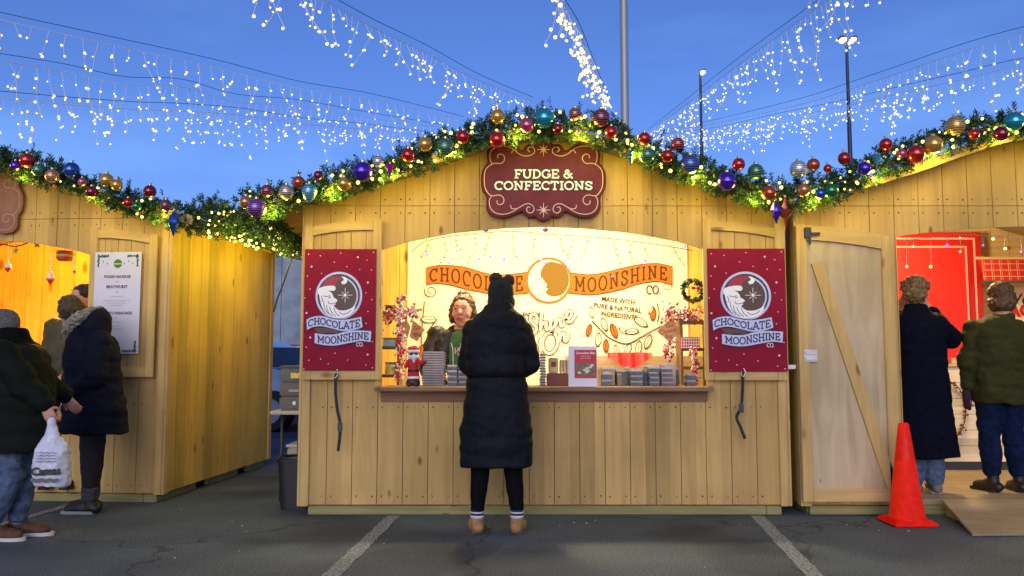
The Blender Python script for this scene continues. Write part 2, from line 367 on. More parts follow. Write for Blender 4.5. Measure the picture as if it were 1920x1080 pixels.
def stripe(pa, pb, wd):
    a, b = gz(*pa), gz(*pb); d = (b-a).normalized(); n = Vector((-d.y, d.x, 0))*wd/2; m = MB(); K = 40; vs = []
    for i in range(K+1):
        c = a+(b-a)*i/K; j1, j2 = random.uniform(.86, 1.1), random.uniform(.86, 1.1)
        vs += [c+n*j1+Vector((0, 0, .004)), c-n*j2+Vector((0, 0, .004))]
    m.add(vs, [(2*i, 2*i+1, 2*i+3, 2*i+2) for i in range(K)])
    tag(obj('parking_line', m, PAINT), kind='structure')
stripe((738, 968), (590, 1110), .10); stripe((1420, 968), (1555, 1110), .10); stripe((140, 945), (-60, 1002), .09)

wall = MB(); GW = mat('grey_concrete', (.24, .29, .34), .8, noise_s=3, amt=.25)
for i in range(14): wall.box((-12+i*1.1, 24, 0), (-12+i*1.1+1.085, 24.3, 4.5))
tag(obj('concrete_wall', wall, GW, fix=False), 'tall blue grey concrete panel wall seen in the gap between the stalls', 'wall')

def car(name, label, bx, by, rot, paint):
    global FR
    keep = FR; FR = Matrix.Translation((bx, by, 0)) @ Matrix.Rotation(rot, 4, 'Z')
    t = thing(name, label, 'car', (0, 0, 0))
    pts = [(-2.2,.35),(-2.22,.75),(-2.1,.98),(-1.75,1.05),(-1.35,1.40),(-.9,1.47),(.3,1.46),(.75,1.32),(1.15,1.0),(2.0,.86),(2.2,.66),(2.22,.35)]
    n = len(pts); vs = []
    for y, k in ((-.86, 0), (-.80, 1), (.80, 1), (.86, 0)):
        for x, z in pts:
            zz = z if k == 0 else z+.02
            yy = y*(1 if z < 1.0 else .80)
            vs.append((x, yy, zz))
    m = MB(); m.add(vs, [(i+j*n, i+1+j*n, i+1+(j+1)*n, i+(j+1)*n) for j in range(3) for i in range(n-1)]+[list(range(n)), [3*n+i for i in range(n)][::-1], (0, n, 2*n, 3*n, 4*n-1, 3*n-1, 2*n-1, n-1)])
    obj('body', m, paint, t)
    GLS = mat('dark_car_glass', (.02, .03, .04), .08)
    for nm, q in (('windscreen', [(.78,1.34),(1.12,1.03)]), ('rear_window', [(-1.70,1.07),(-1.38,1.40)])):
        m = MB(); (xa, za), (xb, zb) = q; o = .03 if xa > 0 else -.03
        m.add([(xa+o, -.60, za+.03), (xb+o, -.68, zb+.03), (xb+o, .68, zb+.03), (xa+o, .60, za+.03), (xa, -.60, za), (xb, -.68, zb), (xb, .68, zb), (xa, .60, za)],
              [(0,1,2,3),(4,7,6,5),(0,4,5,1),(1,5,6,2),(2,6,7,3),(3,7,4,0)])
        obj(nm, m, GLS, t)
    for s in (-1, 1):
        for xs in ([(-1.3,1.05),(-1.15,1.36),(-.35,1.40),(-.35,1.05)], [(-.28,1.05),(-.28,1.40),(.3,1.39),(.95,1.05)]):
            m = MB(); m.prism(xs, s*.70-.02, s*.70+.02); obj('side_window', m, GLS, t)
        for x in (-1.4, 1.4):
            m = MB(); m.lathe([(.1, -.1), (.3, -.1), (.33, -.07), (.33, .07), (.3, .1), (.1, .1)], (0, 0, 0), 20)
            for v in m.v: v.yz = v.z, v.y; v += Vector((x, s*.78, .33))
            wh = obj('wheel', m, BLACK, t, smooth=True, auto=40)
            m = MB(); m.lathe([(.02, -.02), (.19, -.02), (.2, 0), (.19, .02), (.02, .02)], (0, 0, 0), 16)
            for v in m.v: v.yz = v.z, v.y; v += Vector((x, s*.885, .33))
            obj('rim', m, METAL, wh)
        m = MB(); m.bbox((2.12, s*.6-.16, .62), (2.2, s*.6+.16, .74), .02); obj('headlight', m, WHITE, t)
    FR = keep
car('parked_car', 'pale blue car parked behind the table in the gap', -4.75, 15.2, R(-25), mat('pale_blue_paint', (.34, .46, .60), .25, coat=1))
car('parked_car', 'red car parked beyond the pale blue car', -5.0, 19.0, R(15), mat('red_paint', (.42, .03, .04), .25, coat=1))

# ---------------------------------------------------------------- the huts
TAB = [(568,386),(600,379),(640,369),(700,353),(780,329),(850,304),(910,284),(960,271),(1020,265)]
XL = pl(568, 700, Y0).x; HW = (pl(1020, 700, Y0).x-XL)*2
PROF = [(pl(a, b, Y0).x-XL, pl(a, b, Y0).z) for a, b in TAB]
def prof(u):
    u = min(u, HW-u)
    return PROF[0][1]+u*.25 if u < 0 else lin(PROF, u)
ARCH = [(718,468),(760,454),(850,437),(940,428),(1020,425)]
AX = [(pl(a, b, Y0).x-XL, pl(a, b, Y0).z) for a, b in ARCH]
OP0, OP1 = AX[0][0], HW-AX[0][0]
def arch(u): return lin(AX, min(u, HW-u))
ZC = pl(960, 724, Y0).z; ZB = pl(960, 946, Y0).z; ZS = pl(640, 386, Y0).z; D = 2.46
def prism_col(m, xa, xb, za, zb, ta, tb, y0, y1):
    if max(ta-za, tb-zb) < .004: return
    m.add([(xa,y0,za),(xb,y0,zb),(xb,y0,tb),(xa,y0,ta),(xa,y1,za),(xb,y1,zb),(xb,y1,tb),(xa,y1,ta)],
          [(0,1,2,3),(5,4,7,6),(0,4,5,1),(3,2,6,7),(0,3,7,4),(1,5,6,2)])
def front_wall(m, x0, y0, lo, hi, opens, seam=True, bw=.191, th=.018, gap=.0045, x1=None):
    # boards from lo(u) to hi(u); opens = list of (u0, u1, zlow(u), zhigh(u))
    u = 0; end = (x1-x0) if x1 else HW
    while u < end-.01:
        v = min(u+bw, end); cuts = [u, v]
        for o in opens: cuts += [c for c in (o[0], o[1]) if u < c < v]
        cuts.append((u+v)/2); cuts = sorted(set(cuts))
        for a, b in zip(cuts, cuts[1:]):
            aa = a+(gap/2 if a == u else 0); bb = b-(gap/2 if b == v else 0)
            if bb-aa < .002: continue
            segs = [[(lo, hi)]][0]; mid = (a+b)/2
            for o in opens:
                if o[0] < mid < o[1]: segs = [(lo, o[2]), (o[3], hi)]
            for (p, q) in segs:
                zs = [p(aa), p(bb), q(aa), q(bb)]
                if seam and zs[0] < ZS < max(zs[2:]):
                    c = lambda z: min(z, ZS-.002)
                    prism_col(m, x0+aa, x0+bb, zs[0], zs[1], c(zs[2]), c(zs[3]), y0, y0+th)
                    c2 = lambda z: max(z, ZS+.002)
                    prism_col(m, x0+aa, x0+bb, max(zs[0], ZS+.002), max(zs[1], ZS+.002), c2(zs[2]), c2(zs[3]), y0, y0+th)
                else: prism_col(m, x0+aa, x0+bb, *zs, y0, y0+th)
        u = v
def side_wall(m, x, y0, z0, z1, th, bw=.1905):
    y = y0
    while y < y0+D-.02:
        v = min(y+bw, y0+D-.02); m.box((x, y+.002, z0), (x+th, v-.002, z1)); y = v
DARKW = mat('dark_gap', (.05, .035, .02), .9)
def hut(label, x0, y0, window=True, eave=(.30, .30), inner=None, floor_z=.115, door_span=None):
    t = thing('wooden_hut', label, 'market stall', (x0+HW/2, y0, 0))
    opens = [(OP0, OP1, lambda u: ZC, arch)] if window else [(door_span[0], door_span[1], lambda u: ZB-.01, door_span[2])]
    m = MB(); front_wall(m, x0, y0, lambda u: ZB, prof, opens); obj('front_wall', m, WF, t, fix=False)
    NV = []
    for i in range(1, 19):
        for zz in (ZB+.06, ZS-.055, ZS+.05, ZC-.16):
            for du in (-.035, .035): NV.append((i*.191+du, zz))
    m = MB()
    for u, zz in NV:
        if zz > prof(u)-.1 or (opens[0][0]-.02 < u < opens[0][1]+.02 and (zz < arch(u)+.03 and zz > ZC-.1 if window else zz < 2.2)): continue
        m.lathe([(.0034, -.0008), (.0034, .002)], (0, 0, 0), 6)
        for v in m.v[-12:]: v.yz = -v.z, v.y; v += Vector((x0+u+random.uniform(-.006, .006), y0-.0005, zz+random.uniform(-.008, .008)))
    obj('nail_heads', m, mat('rusty_nail', (.05, .03, .02), .6), t)['kind'] = 'stuff'
    # dark sheathing behind the boards so the joints read as joints
    m = MB(); K = 60; xs = sorted(set([HW*i/K for i in range(K+1)]+[opens[0][0], opens[0][1]]))
    for a, b in zip(xs, xs[1:]):
        mid = (a+b)/2
        if opens[0][0] < mid < opens[0][1]:
            prism_col(m, x0+a, x0+b, ZB, ZB, opens[0][2](a), opens[0][2](b), y0+.020, y0+.034)
            prism_col(m, x0+a, x0+b, opens[0][3](a)+.004, opens[0][3](b)+.004, prof(a), prof(b), y0+.020, y0+.034)
        else: prism_col(m, x0+a, x0+b, ZB, ZB, prof(a), prof(b), y0+.020, y0+.034)
    obj('sheathing', m, DARKW, t, fix=False)
    for s, xx in ((0, x0), (1, x0+HW-.018)):
        m = MB(); side_wall(m, xx, y0+.036, ZB, PROF[0][1], .018); obj('side_wall', m, WS, t, fix=False)
        m = MB(); m.box((xx+(.019 if s == 0 else -.013), y0+.036, ZB), (xx+(.031 if s == 0 else -.001), y0+D-.03, PROF[0][1])); obj('inner_side_panel', m, inner or WI, t)
    m = MB(); front_wall(m, x0+.02, y0+D-.018, lambda u: ZB, prof, [], seam=False, x1=x0+HW-.02); obj('back_wall', m, inner or WIV, t, fix=False)
    m = MB()
    for a, b in zip(xs, xs[1:]): prism_col(m, x0+.02+a*.985, x0+.02+b*.985, ZB, ZB, prof(a), prof(b), y0+D, y0+D+.012)
    obj('back_light_block', m, DARKW, t, fix=False)  # added sheet behind the back boards, blocks sky light leaking through the gaps
    def one(nm, a, b, mt):
        m = MB(); m.bbox(a, b); return obj(nm, m, mt, t)
    for xx, sx in ((x0-.0, .062), (x0+HW-.063, .062)): one('corner_board', (xx, y0-.022, ZB-.01), (xx+sx, y0-.001, PROF[0][1]+.01), WV)
    for xx in (x0-.022, x0+HW+.001): one('corner_board', (xx, y0-.022, ZB-.01), (xx+.021, y0+.07, PROF[0][1]), WV)
    for xx in (x0-.014, x0+HW+.001): one('corner_board', (xx, y0+D-.09, ZB), (xx+.014, y0+D, PROF[0][1]-.02), WV)
    zt = ZB-.012
    one('base_beam', (x0+.055, y0+.01, .0), (x0+HW*.955, y0+.055, zt), WG); one('base_beam', (x0+HW*.955+.004, y0+.01, .0), (x0+HW-.05, y0+.055, zt), WG)
    for xx in (x0+.05, x0+HW-.09):
        one('base_beam', (xx, y0+.06, 0), (xx+.04, y0+.75, zt), WG); one('base_beam', (xx, y0+1.0, 0), (xx+.04, y0+1.7, zt), WG); one('base_beam', (xx, y0+1.95, 0), (xx+.04, y0+D-.05, zt), WG)
    one('base_beam', (x0+.1, y0+D-.1, 0), (x0+HW-.1, y0+D-.06, zt), WG)
    m = MB(); m.box((x0+.04, y0+.06, zt+.001), (x0+HW-.04, y0+D-.04, ZB+.03)); obj('floor_deck', m, WP, t)
    # bowed roof
    m = MB(); us = [-eave[0]+(HW+eave[0]+eave[1])*i/56 for i in range(57)]
    for a, b in zip(us, us[1:]):
        prism_col(m, x0+a, x0+b, prof(a)+.004, prof(b)+.004, prof(a)+.034, prof(b)+.034, y0-.24, y0+D+.15)
    obj('roof', m, WP, t, fix=False)
    m = MB()
    for a, b in zip(us, us[1:]):
        prism_col(m, x0+a, x0+b, prof(a)-.03, prof(b)-.03, prof(a)+.045, prof(b)+.045, y0-.262, y0-.243)
    obj('fascia', m, WH, t, fix=False)
    m = MB(); xc = x0+HW/2; zc = prof(HW/2)
    m.prism([(xc-.17, zc+.035), (xc+.17, zc+.035), (xc, zc+.14)], y0+.1, y0+D-.1); cp = obj('ridge_cap', m, WI, t)
    m = MB(); m.beam((xc-.22, y0+.07, zc+.045), (xc, y0+.07, zc+.172), .022, .1); m.beam((xc+.22, y0+.07, zc+.045), (xc, y0+.07, zc+.172), .022, .1)
    obj('ridge_trim', m, mat('green_paint', (.03, .10, .06), .5), cp)
    if window:
        m = MB(); m.bbox((x0+OP0-.03, y0-.15, ZC-.034), (x0+OP1+.02, y0+.0, ZC-.004)); m.bbox((x0+OP0+.003, y0+.036, ZC-.034), (x0+OP1-.003, y0+.42, ZC-.004))
        m.bbox((x0+OP0+.0, y0-.022, ZC-.115), (x0+OP1, y0-.003, ZC-.036))
        obj('counter_shelf', m, WCT, t)
        for xx in (OP0-.045, OP1+.001): one('opening_jamb', (x0+xx, y0-.02, ZC-.0), (x0+xx+.044, y0-.002, arch(OP0)-.02), WV)
    return t
def shutter(px0, px1, py_lo, py_top, y, topleft, parent, label=None):
    # open shutter lying against the wall: boards, stiles, rails
    a = pl(px0, py_lo, y); b = pl(px1, py_lo, y); tl = pl(px0, topleft[0], y).z; tr = pl(px1, topleft[1], y).z
    x0, x1, z0 = a.x, b.x, a.z; k = .066
    zt = lambda x: tl+(tr-tl)*(x-x0)/(x1-x0)+.02*math.sin(math.pi*(x-x0)/(x1-x0))
    m = MB(); n = 5
    for i in range(n):
        xa, xb = x0+.01+(x1-x0-.02)*i/n, x0+.01+(x1-x0-.02)*(i+1)/n
        prism_col(m, xa+.002, xb-.002, z0+.01, z0+.01, zt(xa)-.03, zt(xb)-.03, y+.012, y+.03)
    s = obj('shutter', m, WF, parent, fix=False)
    m = MB(); m.bbox((x0, y-.012, z0), (x0+k, y+.011, tl)); obj('stile', m, WV, s); m = MB(); m.bbox((x1-k, y-.012, z0), (x1, y+.011, tr)); obj('stile', m, WV, s)
    m = MB(); m.bbox((x0+k+.001, y-.010, z0), (x1-k-.001, y+.011, z0+.08)); obj('rail', m, WH, s); m = MB()
    for i in range(8):
        xa, xb = x0+k+.001+(x1-x0-2*k-.002)*i/8, x0+k+.001+(x1-x0-2*k-.002)*(i+1)/8
        prism_col(m, xa, xb, zt(xa)-.085, zt(xb)-.085, zt(xa)-.015, zt(xb)-.015, y-.010, y+.011)
    obj('rail', m, WH, s)
    return x0, x1, z0, (tl, tr)

H2 = hut('middle market hut of pine boards under the FUDGE & CONFECTIONS sign', XL, Y0, eave=(.32, .02))
SH_L = shutter(566, 713, 712, 0, Y0-.055, (424, 411), H2)
SH_R = shutter(1322, 1475, 713, 0, Y0-.055, (411, 428), H2)
# right hut, walk-in, next to the middle one
XR = pl(1499, 700, Y0).x
def rarch(u): return pl(1692, 444, Y0).z + .085*math.sin(math.pi*min(max((u-DS[0])/(DS[1]-DS[0]), 0), 1))**.8
DS = [pl(1690, 700, Y0).x-XR, 0]; DS[1] = HW-.45
H3 = hut('right-hand market hut with a walk-in doorway and its plank door folded open', XR, Y0, window=False, eave=(.02, .3), inner=WI, door_span=(DS[0], DS[1], rarch))
# left hut, slightly turned
c0, c1 = gz(292, 942), gz(497, 872)
ang = math.atan2(-(c1.x-c0.x), c1.y-c0.y)
FL = Matrix.Translation(c0) @ Matrix.Rotation(ang, 4, 'Z')
FR = FL
H1 = hut('left-hand market hut with a menu board on its open shutter', -HW-.0+.055, -.01, eave=(.3, .30), inner=WIV)
SH_1 = shutter(160, 287, 707, 0, -.065, (428, 440), H1)
FR = Matrix.Identity(4)

# door of the right hut (a part of it), lying open against the front
yd = Y0-.075
dx0, dx1 = pl(1506, 940, yd).x, pl(1691, 940, yd).x; dz0 = pl(1600, 941, yd).z
def dtop(x): t = (x-dx0)/(dx1-dx0); return pl(1506, 421, yd).z-(pl(1506, 421, yd).z-pl(1691, 443, yd).z)*t**1.7
m = MB(); K = 12
for i in range(K):
    a, b = dx0+(dx1-dx0)*i/K, dx0+(dx1-dx0)*(i+1)/K; prism_col(m, a, b, dz0+.01, dz0+.01, dtop(a)-.01, dtop(b)-.01, yd+.012, yd+.028)
door = obj('door', m, WD, H3, fix=False)
m = MB(); m.bbox((dx0, yd-.010, dz0), (dx0+.075, yd+.011, dtop(dx0))); obj('stile', m, WV, door); m = MB(); m.bbox((dx1-.085, yd-.010, dz0), (dx1, yd+.011, dtop(dx1)+.004)); obj('stile', m, WV, door)
m = MB(); m.bbox((dx0+.076, yd-.010, dz0), (dx1-.086, yd+.011, dz0+.095)); obj('rail', m, WH, door); m = MB()
for i in range(8):
    a, b = dx0+.076+(dx1-dx0-.162)*i/8, dx0+.076+(dx1-dx0-.162)*(i+1)/8; prism_col(m, a, b, dtop(a)-.115, dtop(b)-.115, dtop(a)-.004, dtop(b)-.004, yd-.010, yd+.011)
obj('rail', m, WH, door)
m = MB(); q0 = pl(1531, 492, yd); q1 = pl(1674, 915, yd); m.beam((q0.x, yd+.001, q0.z), (q1.x, yd+.001, q1.z), .085, .022); obj('brace', m, WV, door)
m = MB(); q = pl(1516, 437, yd); m.bbox((q.x-.04, yd-.03, q.z-.04), (q.x+.012, yd-.012, q.z+.04)); m.beam((q.x+.01, yd-.03, q.z-.01), (q.x+.075, yd-.03, q.z-.01), .02, .012); m.beam((q.x+.0, yd-.025, q.z-.02), (q.x+.0, yd-.025, q.z-.09), .014, .012)
obj('bolt_latch', m, BLACK, door)
m = MB(); q = pl(1519, 667, yd); m.bbox((q.x-.05, yd-.018, q.z-.045), (q.x+.05, yd-.011, q.z+.045), .003)
for dz in (-.022, .022): m.beam((q.x-.04, yd-.024, q.z+dz), (q.x+.045, yd-.024, q.z+dz), .02, .014)
obj('hinge', m, METAL, door)
m = MB(); q = pl(1485, 688, Y0-.03); m.bbox((q.x-.03, Y0-.035, q.z-.016), (q.x+.03, Y0-.024, q.z+.016), .003); obj('hasp', m, METAL, H2)

# ramp and cone
r0, r1 = gz(1824, 1006), gz(1738, 938, .08)
m = MB(); rx2 = 5.2; zt = .118; yb = Y0-.03
m.add([(r0.x, r0.y, 0.004), (rx2, r0.y+.06, 0.004), (rx2, yb, zt-.02), (r1.x+.02, yb, zt-.02), (r0.x, r0.y, .018), (rx2, r0.y+.06, .018), (rx2, yb, zt), (r1.x+.02, yb, zt)],
      [(0,3,2,1),(4,5,6,7),(0,1,5,4),(1,2,6,5),(2,3,7,6),(3,0,4,7)])
t = thing('entry_ramp', 'brown plywood ramp leading up into the right-hand hut', 'ramp', (r0.x+.8, r0.y+.4, 0))
obj('deck', m, WP, t)
for i in range(12):
    f_ = i % 4; u_ = .08+.8*(i//4); yy = r0.y+.06+(yb-r0.y-.12)*f_/3; zz = .018+(zt-.018)*(yy-r0.y)/(yb-r0.y); q = MB(); q.lathe([(.0075, .001), (.0075, .0035), (.004, .004)], (r1.x+u_, yy, zz), 8); obj('screw', q, METAL, t)
m = MB(); 
for fx in (.02, .6, 1.2): m.add([(r1.x+fx+.02, r0.y+.25, .0), (r1.x+fx+.06, r0.y+.25, .0), (r1.x+fx+.06, yb-.01, 0), (r1.x+fx+.02, yb-.01, 0), (r1.x+fx+.02, r0.y+.25, .016), (r1.x+fx+.06, r0.y+.25, .016), (r1.x+fx+.06, yb-.01, zt-.025), (r1.x+fx+.02, yb-.01, zt-.025)], [(0,3,2,1),(4,5,6,7),(0,1,5,4),(1,2,6,5),(2,3,7,6),(3,0,4,7)])
obj('bearer', m, WG, t)
cc = gz(1701, 982); t = thing('traffic_cone', 'orange red traffic cone standing at the foot of the ramp', 'traffic cone', cc)
ORG = mat('orange_cone_plastic', (.90, .016, .004), .45, noise_s=22, amt=.12, bump=.1, spec=.2)
m = MB(); s_ = .158; m.bbox((cc.x-s_, cc.y-s_, .004), (cc.x+s_, cc.y+s_, .030), .012); m.bbox((cc.x-.135, cc.y-.135, .028), (cc.x+.135, cc.y+.135, .042), .01)
obj('base', m, ORG, t, smooth=True, auto=40)
m = MB(); m.lathe([(.128, .040), (.128, .052), (.120, .058), (.036, .700), (.030, .708), (.026, .700), (.05, .6), (.1, .2)], (cc.x, cc.y, 0), 40); obj('cone_body', m, ORG, t, smooth=True, auto=50)
for i in range(26):
    p = gz(random.choice([random.uniform(300, 560), random.uniform(700, 1750), random.uniform(1300, 1720)]), random.uniform(905, 1075) if i > 12 else random.uniform(972, 1000))
    if p.y > Y0-.05 and p.x > XL-.1: continue
    m = MB(); r = random.uniform(.003, .008); m.ball((p.x, p.y, r*.5+.003), r, 7, (1, random.uniform(.6, 1), .5)); 
    tag(obj('litter_scrap', m, mat('pale_scrap', (.55, .52, .46), .8), smooth=True), 'tiny pale scrap lying on the asphalt', 'litter', 'pale scraps on the asphalt')
#--PART2--
# ---------------------------------------------------------------- garlands with lamps
FIR = mat('fir_needles', (.016, .058, .015), .6, noise_s=14, amt=.5)
FIR2 = mat('fir_needles_light', (.040, .105, .028), .6, noise_s=14, amt=.4)
bm_ = MB(); bm_.ball((0, 0, 0), 1, 8); BM_UNIT = mesh_of(bm_, 'lamp_unit'); BM_UNIT.shade_smooth()
def bulb_mesh(name, r, mt):
    me = BM_UNIT.copy(); me.name = name; me.transform(Matrix.Scale(r, 4)); me.materials.append(mt); return me
def off_frame(p):
    d = Vector(p)-Vector((0, 0, CAMH)); c, s = math.cos(PITCH), math.sin(PITCH); f = d.y*c+d.z*s; u = -d.y*s+d.z*c
    return f <= 0 or abs(d.x/f*F) > 965 or abs(u/f*F) > 545
def put_bulbs(pts, me, parent, most=96, mt=None, r=.01):
    pts = sorted(pts, key=lambda p: (p-Vector((0, 0, CAMH))).length+(1000 if off_frame(p) else 0)); Wi = W[parent.name].inverted()
    o0 = None
    for p in pts[:most]:
        o = bpy.data.objects.new('bulb', me) if o0 is None else o0.copy(); o0 = o0 or o
        COL.objects.link(o); o.parent = parent; o.location = Wi @ p; k_ = random.choice((.72, .85, 1, 1.1, 1.25)); o.scale = (k_, k_, k_)
    if len(pts) > most:
        m = MB()
        for p in pts[most:]: m.ball(p, r, 6)
        o = obj('bulbs', m, mt, parent, smooth=True); o['kind'] = 'stuff'
def path_pts(ctrl, step):
    sp = [Vector(p) for p in cr([tuple(c) for c in ctrl], 10)]; out = [sp[0]]; acc = 0
    for a, b in zip(sp, sp[1:]):
        L = (b-a).length; d = acc
        while d+step <= L+acc*0 and L > 0: 
            d += step
            if d <= L: out.append(a+(b-a)*d/L)
        acc = 0 if L <= 0 else (d-L if d > L else 0)
        acc = -0.0
    return out
def resample(ctrl, step):
    sp = [Vector(p) for p in cr([tuple(c) for c in ctrl], 12)]; cum = [0]
    for a, b in zip(sp, sp[1:]): cum.append(cum[-1]+(b-a).length)
    n = max(2, int(cum[-1]/step)); out = []; j = 0
    for i in range(n+1):
        d = cum[-1]*i/n
        while j < len(sp)-2 and cum[j+1] < d: j += 1
        k = (d-cum[j])/max(1e-9, cum[j+1]-cum[j]); out.append(sp[j]+(sp[j+1]-sp[j])*k)
    return out
def sprig(m, p, d, L, nn, nl):
    d = d.normalized(); u = d.orthogonal().normalized(); v = d.cross(u)
    m.cur = 0
    for i in range(nn):
        t = i/nn; q = p+d*L*t; a = i*2.4+random.random()
        dr = (d*.75+(u*math.cos(a)+v*math.sin(a))*1.0).normalized(); l = nl*random.uniform(.75, 1.15)*(1-.25*t)
        sdv = dr.cross(Vector((random.gauss(0, 1), random.gauss(0, 1), random.gauss(0, 1)))).normalized()*.0052
        e = q+dr*l; m.cur = 1 if random.random() < .3 else 0
        m.add([q-sdv*.6, q+sdv*.6, q+dr*l*.6+sdv, e, q+dr*l*.6-sdv], [(0, 1, 2, 3, 4)])
def garland(label, ctrl, rad=.115, dens=1.0, lamps=60, lamp_ctrl=None, seed=1, up=.5, power=1.4):
    random.seed(seed)
    P = resample(ctrl, .0034/dens); mid = P[len(P)//2]
    t = thing('christmas_garland', label, 'garland', P[0], world=True)
    m = MB(); B = []
    for i, p in enumerate(P):
        d = (P[min(i+1, len(P)-1)]-P[max(i-1, 0)]).normalized(); u = Vector((0, -1, 0)); u = (u-d*u.dot(d)).normalized(); v = d.cross(u)
        a = random.uniform(0, 2*math.pi); rr = rad*random.uniform(.05, .85)*(1+.25*math.sin(i*.034))
        q = p+(u*math.cos(a)*.8+v*math.sin(a))*rr
        out = (u*math.cos(a)+v*math.sin(a))*.8+d*random.uniform(-.8, .8)+Vector((0, -.15, .25*up))
        sprig(m, q, out, random.uniform(.05, .085), 15, .040)
        if random.random() < .017/dens: sprig(m, p+Vector((0, random.uniform(-.05, .05), rad*.5)), Vector((random.uniform(-.5, .5), random.uniform(-.2, .2), 1)), random.uniform(.10, .16), 26, .036)
        if random.random() < .011: sprig(m, p-Vector((0, .03, rad*.6)), Vector((random.uniform(-.5, .5), -.2, -1)), random.uniform(.07, .11), 18, .036)
    obj('needles', m, [FIR, FIR2], t, fix=False)
    m = MB(); m.tube([P[i] for i in range(0, len(P), 24)], .012, 6); obj('stem_wire', m, mat('stem', (.05, .04, .02), .8), t)
    LP = resample(lamp_ctrl or ctrl, .02)
    for k in range(lamps):
        p = LP[int(random.random()*(len(LP)-1))]; a = random.uniform(-.9, 1.9)
        B.append(p+Vector((random.uniform(-.03, .03), -rad*random.uniform(.75, 1.1)*abs(math.cos(a*.6)), rad*random.uniform(-1.0, .9))))
    put_bulbs(B, bulb_mesh('lamp', .0115, BULBY), t, 99, BULBY, .0115)
    return t, P
def glow(ctrl, n, watts, col=(1, .80, .07), off=(0, -.14, -.05)):
    P = resample(ctrl, .05)
    for i in range(n):
        p = P[int((i+.5)/n*(len(P)-1))]; ld = bpy.data.lights.new('garland_lamp_light', 'POINT'); ld.energy = watts; ld.color = col; ld.shadow_soft_size = .05; ld.specular_factor = .15
        o = bpy.data.objects.new('garland_lamp_light', ld); COL.objects.link(o); o.location = p+Vector(off)
YG = Y0-.33
def G(tab, y=YG): return [pl(a, b, y if c is None else c) for a, b, c in [(q+(None,))[:3] for q in tab]]
GM = [(468,383),(500,372),(560,350),(620,334),(680,318),(740,300),(800,275),(860,252),(920,234),(970,226),(1020,224),(1075,224),(1120,232),(1170,252),(1220,276),(1270,294),(1330,318),(1390,338),(1440,350),(1472,360)]
GR = [(1474,362),(1510,350),(1560,340),(1610,318),(1660,296),(1710,276),(1760,256),(1810,240),(1860,228),(1920,222),(1951,221),(2000,224),(2080,238),(2160,262),(2240,288),(2320,312),(2400,336)]
GLf = [(-420,330,6.55),(-330,300,6.58),(-240,272,6.62),(-150,260,6.66),(-60,268,6.72),(0,288,6.72),(50,303,6.72),(110,320,6.74),(170,343,6.76),(230,366,6.78),(290,386,6.8),(345,398,6.82),(378,404,6.84)]
GLs = [(378,404,6.84),(420,412,7.2),(460,424,7.7),(500,438,8.3),(535,448,8.8),(566,455,9.3)]
garland('green garland with baubles along the curved roof edge of the middle hut', G([(a,b+13) for a,b in GM]), .092, 1, 98, seed=3)
garland('green garland with baubles along the roof edge of the right-hand hut', G([(a,b+11) for a,b in GR]), .088, 1, 92, seed=4)
garland('green garland with baubles along the front roof edge of the left-hand hut', G([(a,b+10,c) for a,b,c in GLf]), .090, 1, 20, seed=5)
garland('lamp-filled garland along the side eave of the left-hand hut, in the gap', G(GLs), .15, 1.2, 80, seed=6, lamp_ctrl=G([(400,415,6.9),(440,425,7.3),(480,440,7.8),(520,455,8.3),(560,455,8.8)]))
garland('short garland full of lamps hanging under the left eave of the middle hut', [pl(468,388,6.35), pl(500,395,6.7), pl(520,420,7.2), pl(545,450,7.8), pl(566,458,8.3)], .12, 1.2, 42, seed=8)
glow(G(GM), 9, 6.5, off=(0, -.07, -.15)); glow(G(GR), 8, 6.0, off=(0, -.07, -.15)); glow(G(GLf), 6, 4.5, off=(0, -.07, -.15)); glow([pl(400,440,6.75), pl(545,500,8.9)], 6, 6.0, off=(.14, 0, -.02))

# ---------------------------------------------------------------- ornaments, every one its own thing
OC = {'red': (.50,.02,.015), 'maroon': (.22,.012,.03), 'rust': (.46,.09,.02), 'gold': (.62,.36,.05), 'copper': (.55,.22,.07), 'blue': (.02,.09,.36), 'violet': (.07,.02,.40),
      'purple': (.20,.04,.36), 'turquoise': (.02,.34,.42), 'green': (.02,.20,.06), 'silver': (.62,.62,.56), 'pink': (.55,.10,.20), 'cream': (.62,.48,.34), 'magenta': (.50,.02,.38), 'light blue': (.10,.42,.55)}
def omat(c, stripes):
    key = 'bauble_'+c.replace(' ', '_')+('_ridged' if stripes else '')
    if key in MATS: return MATS[key]
    m = mat(key, OC[c], .16, .55, coat=.6)
    if stripes:
        nt = m.node_tree; N, L = nt.nodes.new, nt.links.new; b = nt.nodes['Principled BSDF']
        tc = N('ShaderNodeTexCoord'); wv = N('ShaderNodeTexWave'); wv.bands_direction = 'Z'; wv.inputs['Scale'].default_value = 22; wv.inputs['Distortion'].default_value = 2.5; wv.inputs['Detail'].default_value = 1
        rp = N('ShaderNodeValToRGB'); k = OC[c]; rp.color_ramp.elements[0].color = (*[x*.45 for x in k], 1); rp.color_ramp.elements[1].color = (*[min(1, x*1.2+.12) for x in k], 1)
        rp.color_ramp.elements[0].position = .35; rp.color_ramp.elements[1].position = .7
        L(tc.outputs['Object'], wv.inputs[0]); L(wv.outputs[0], rp.inputs[0]); L(rp.outputs[0], b.inputs['Base Color'])
        bp = N('ShaderNodeBump'); bp.inputs['Strength'].default_value = .5; L(wv.outputs[0], bp.inputs['Height']); L(bp.outputs[0], b.inputs['Normal']); b.inputs['Roughness'].default_value = .3
    return m
CAPM = mat('gold_cap', (.6, .45, .15), .3, .9)
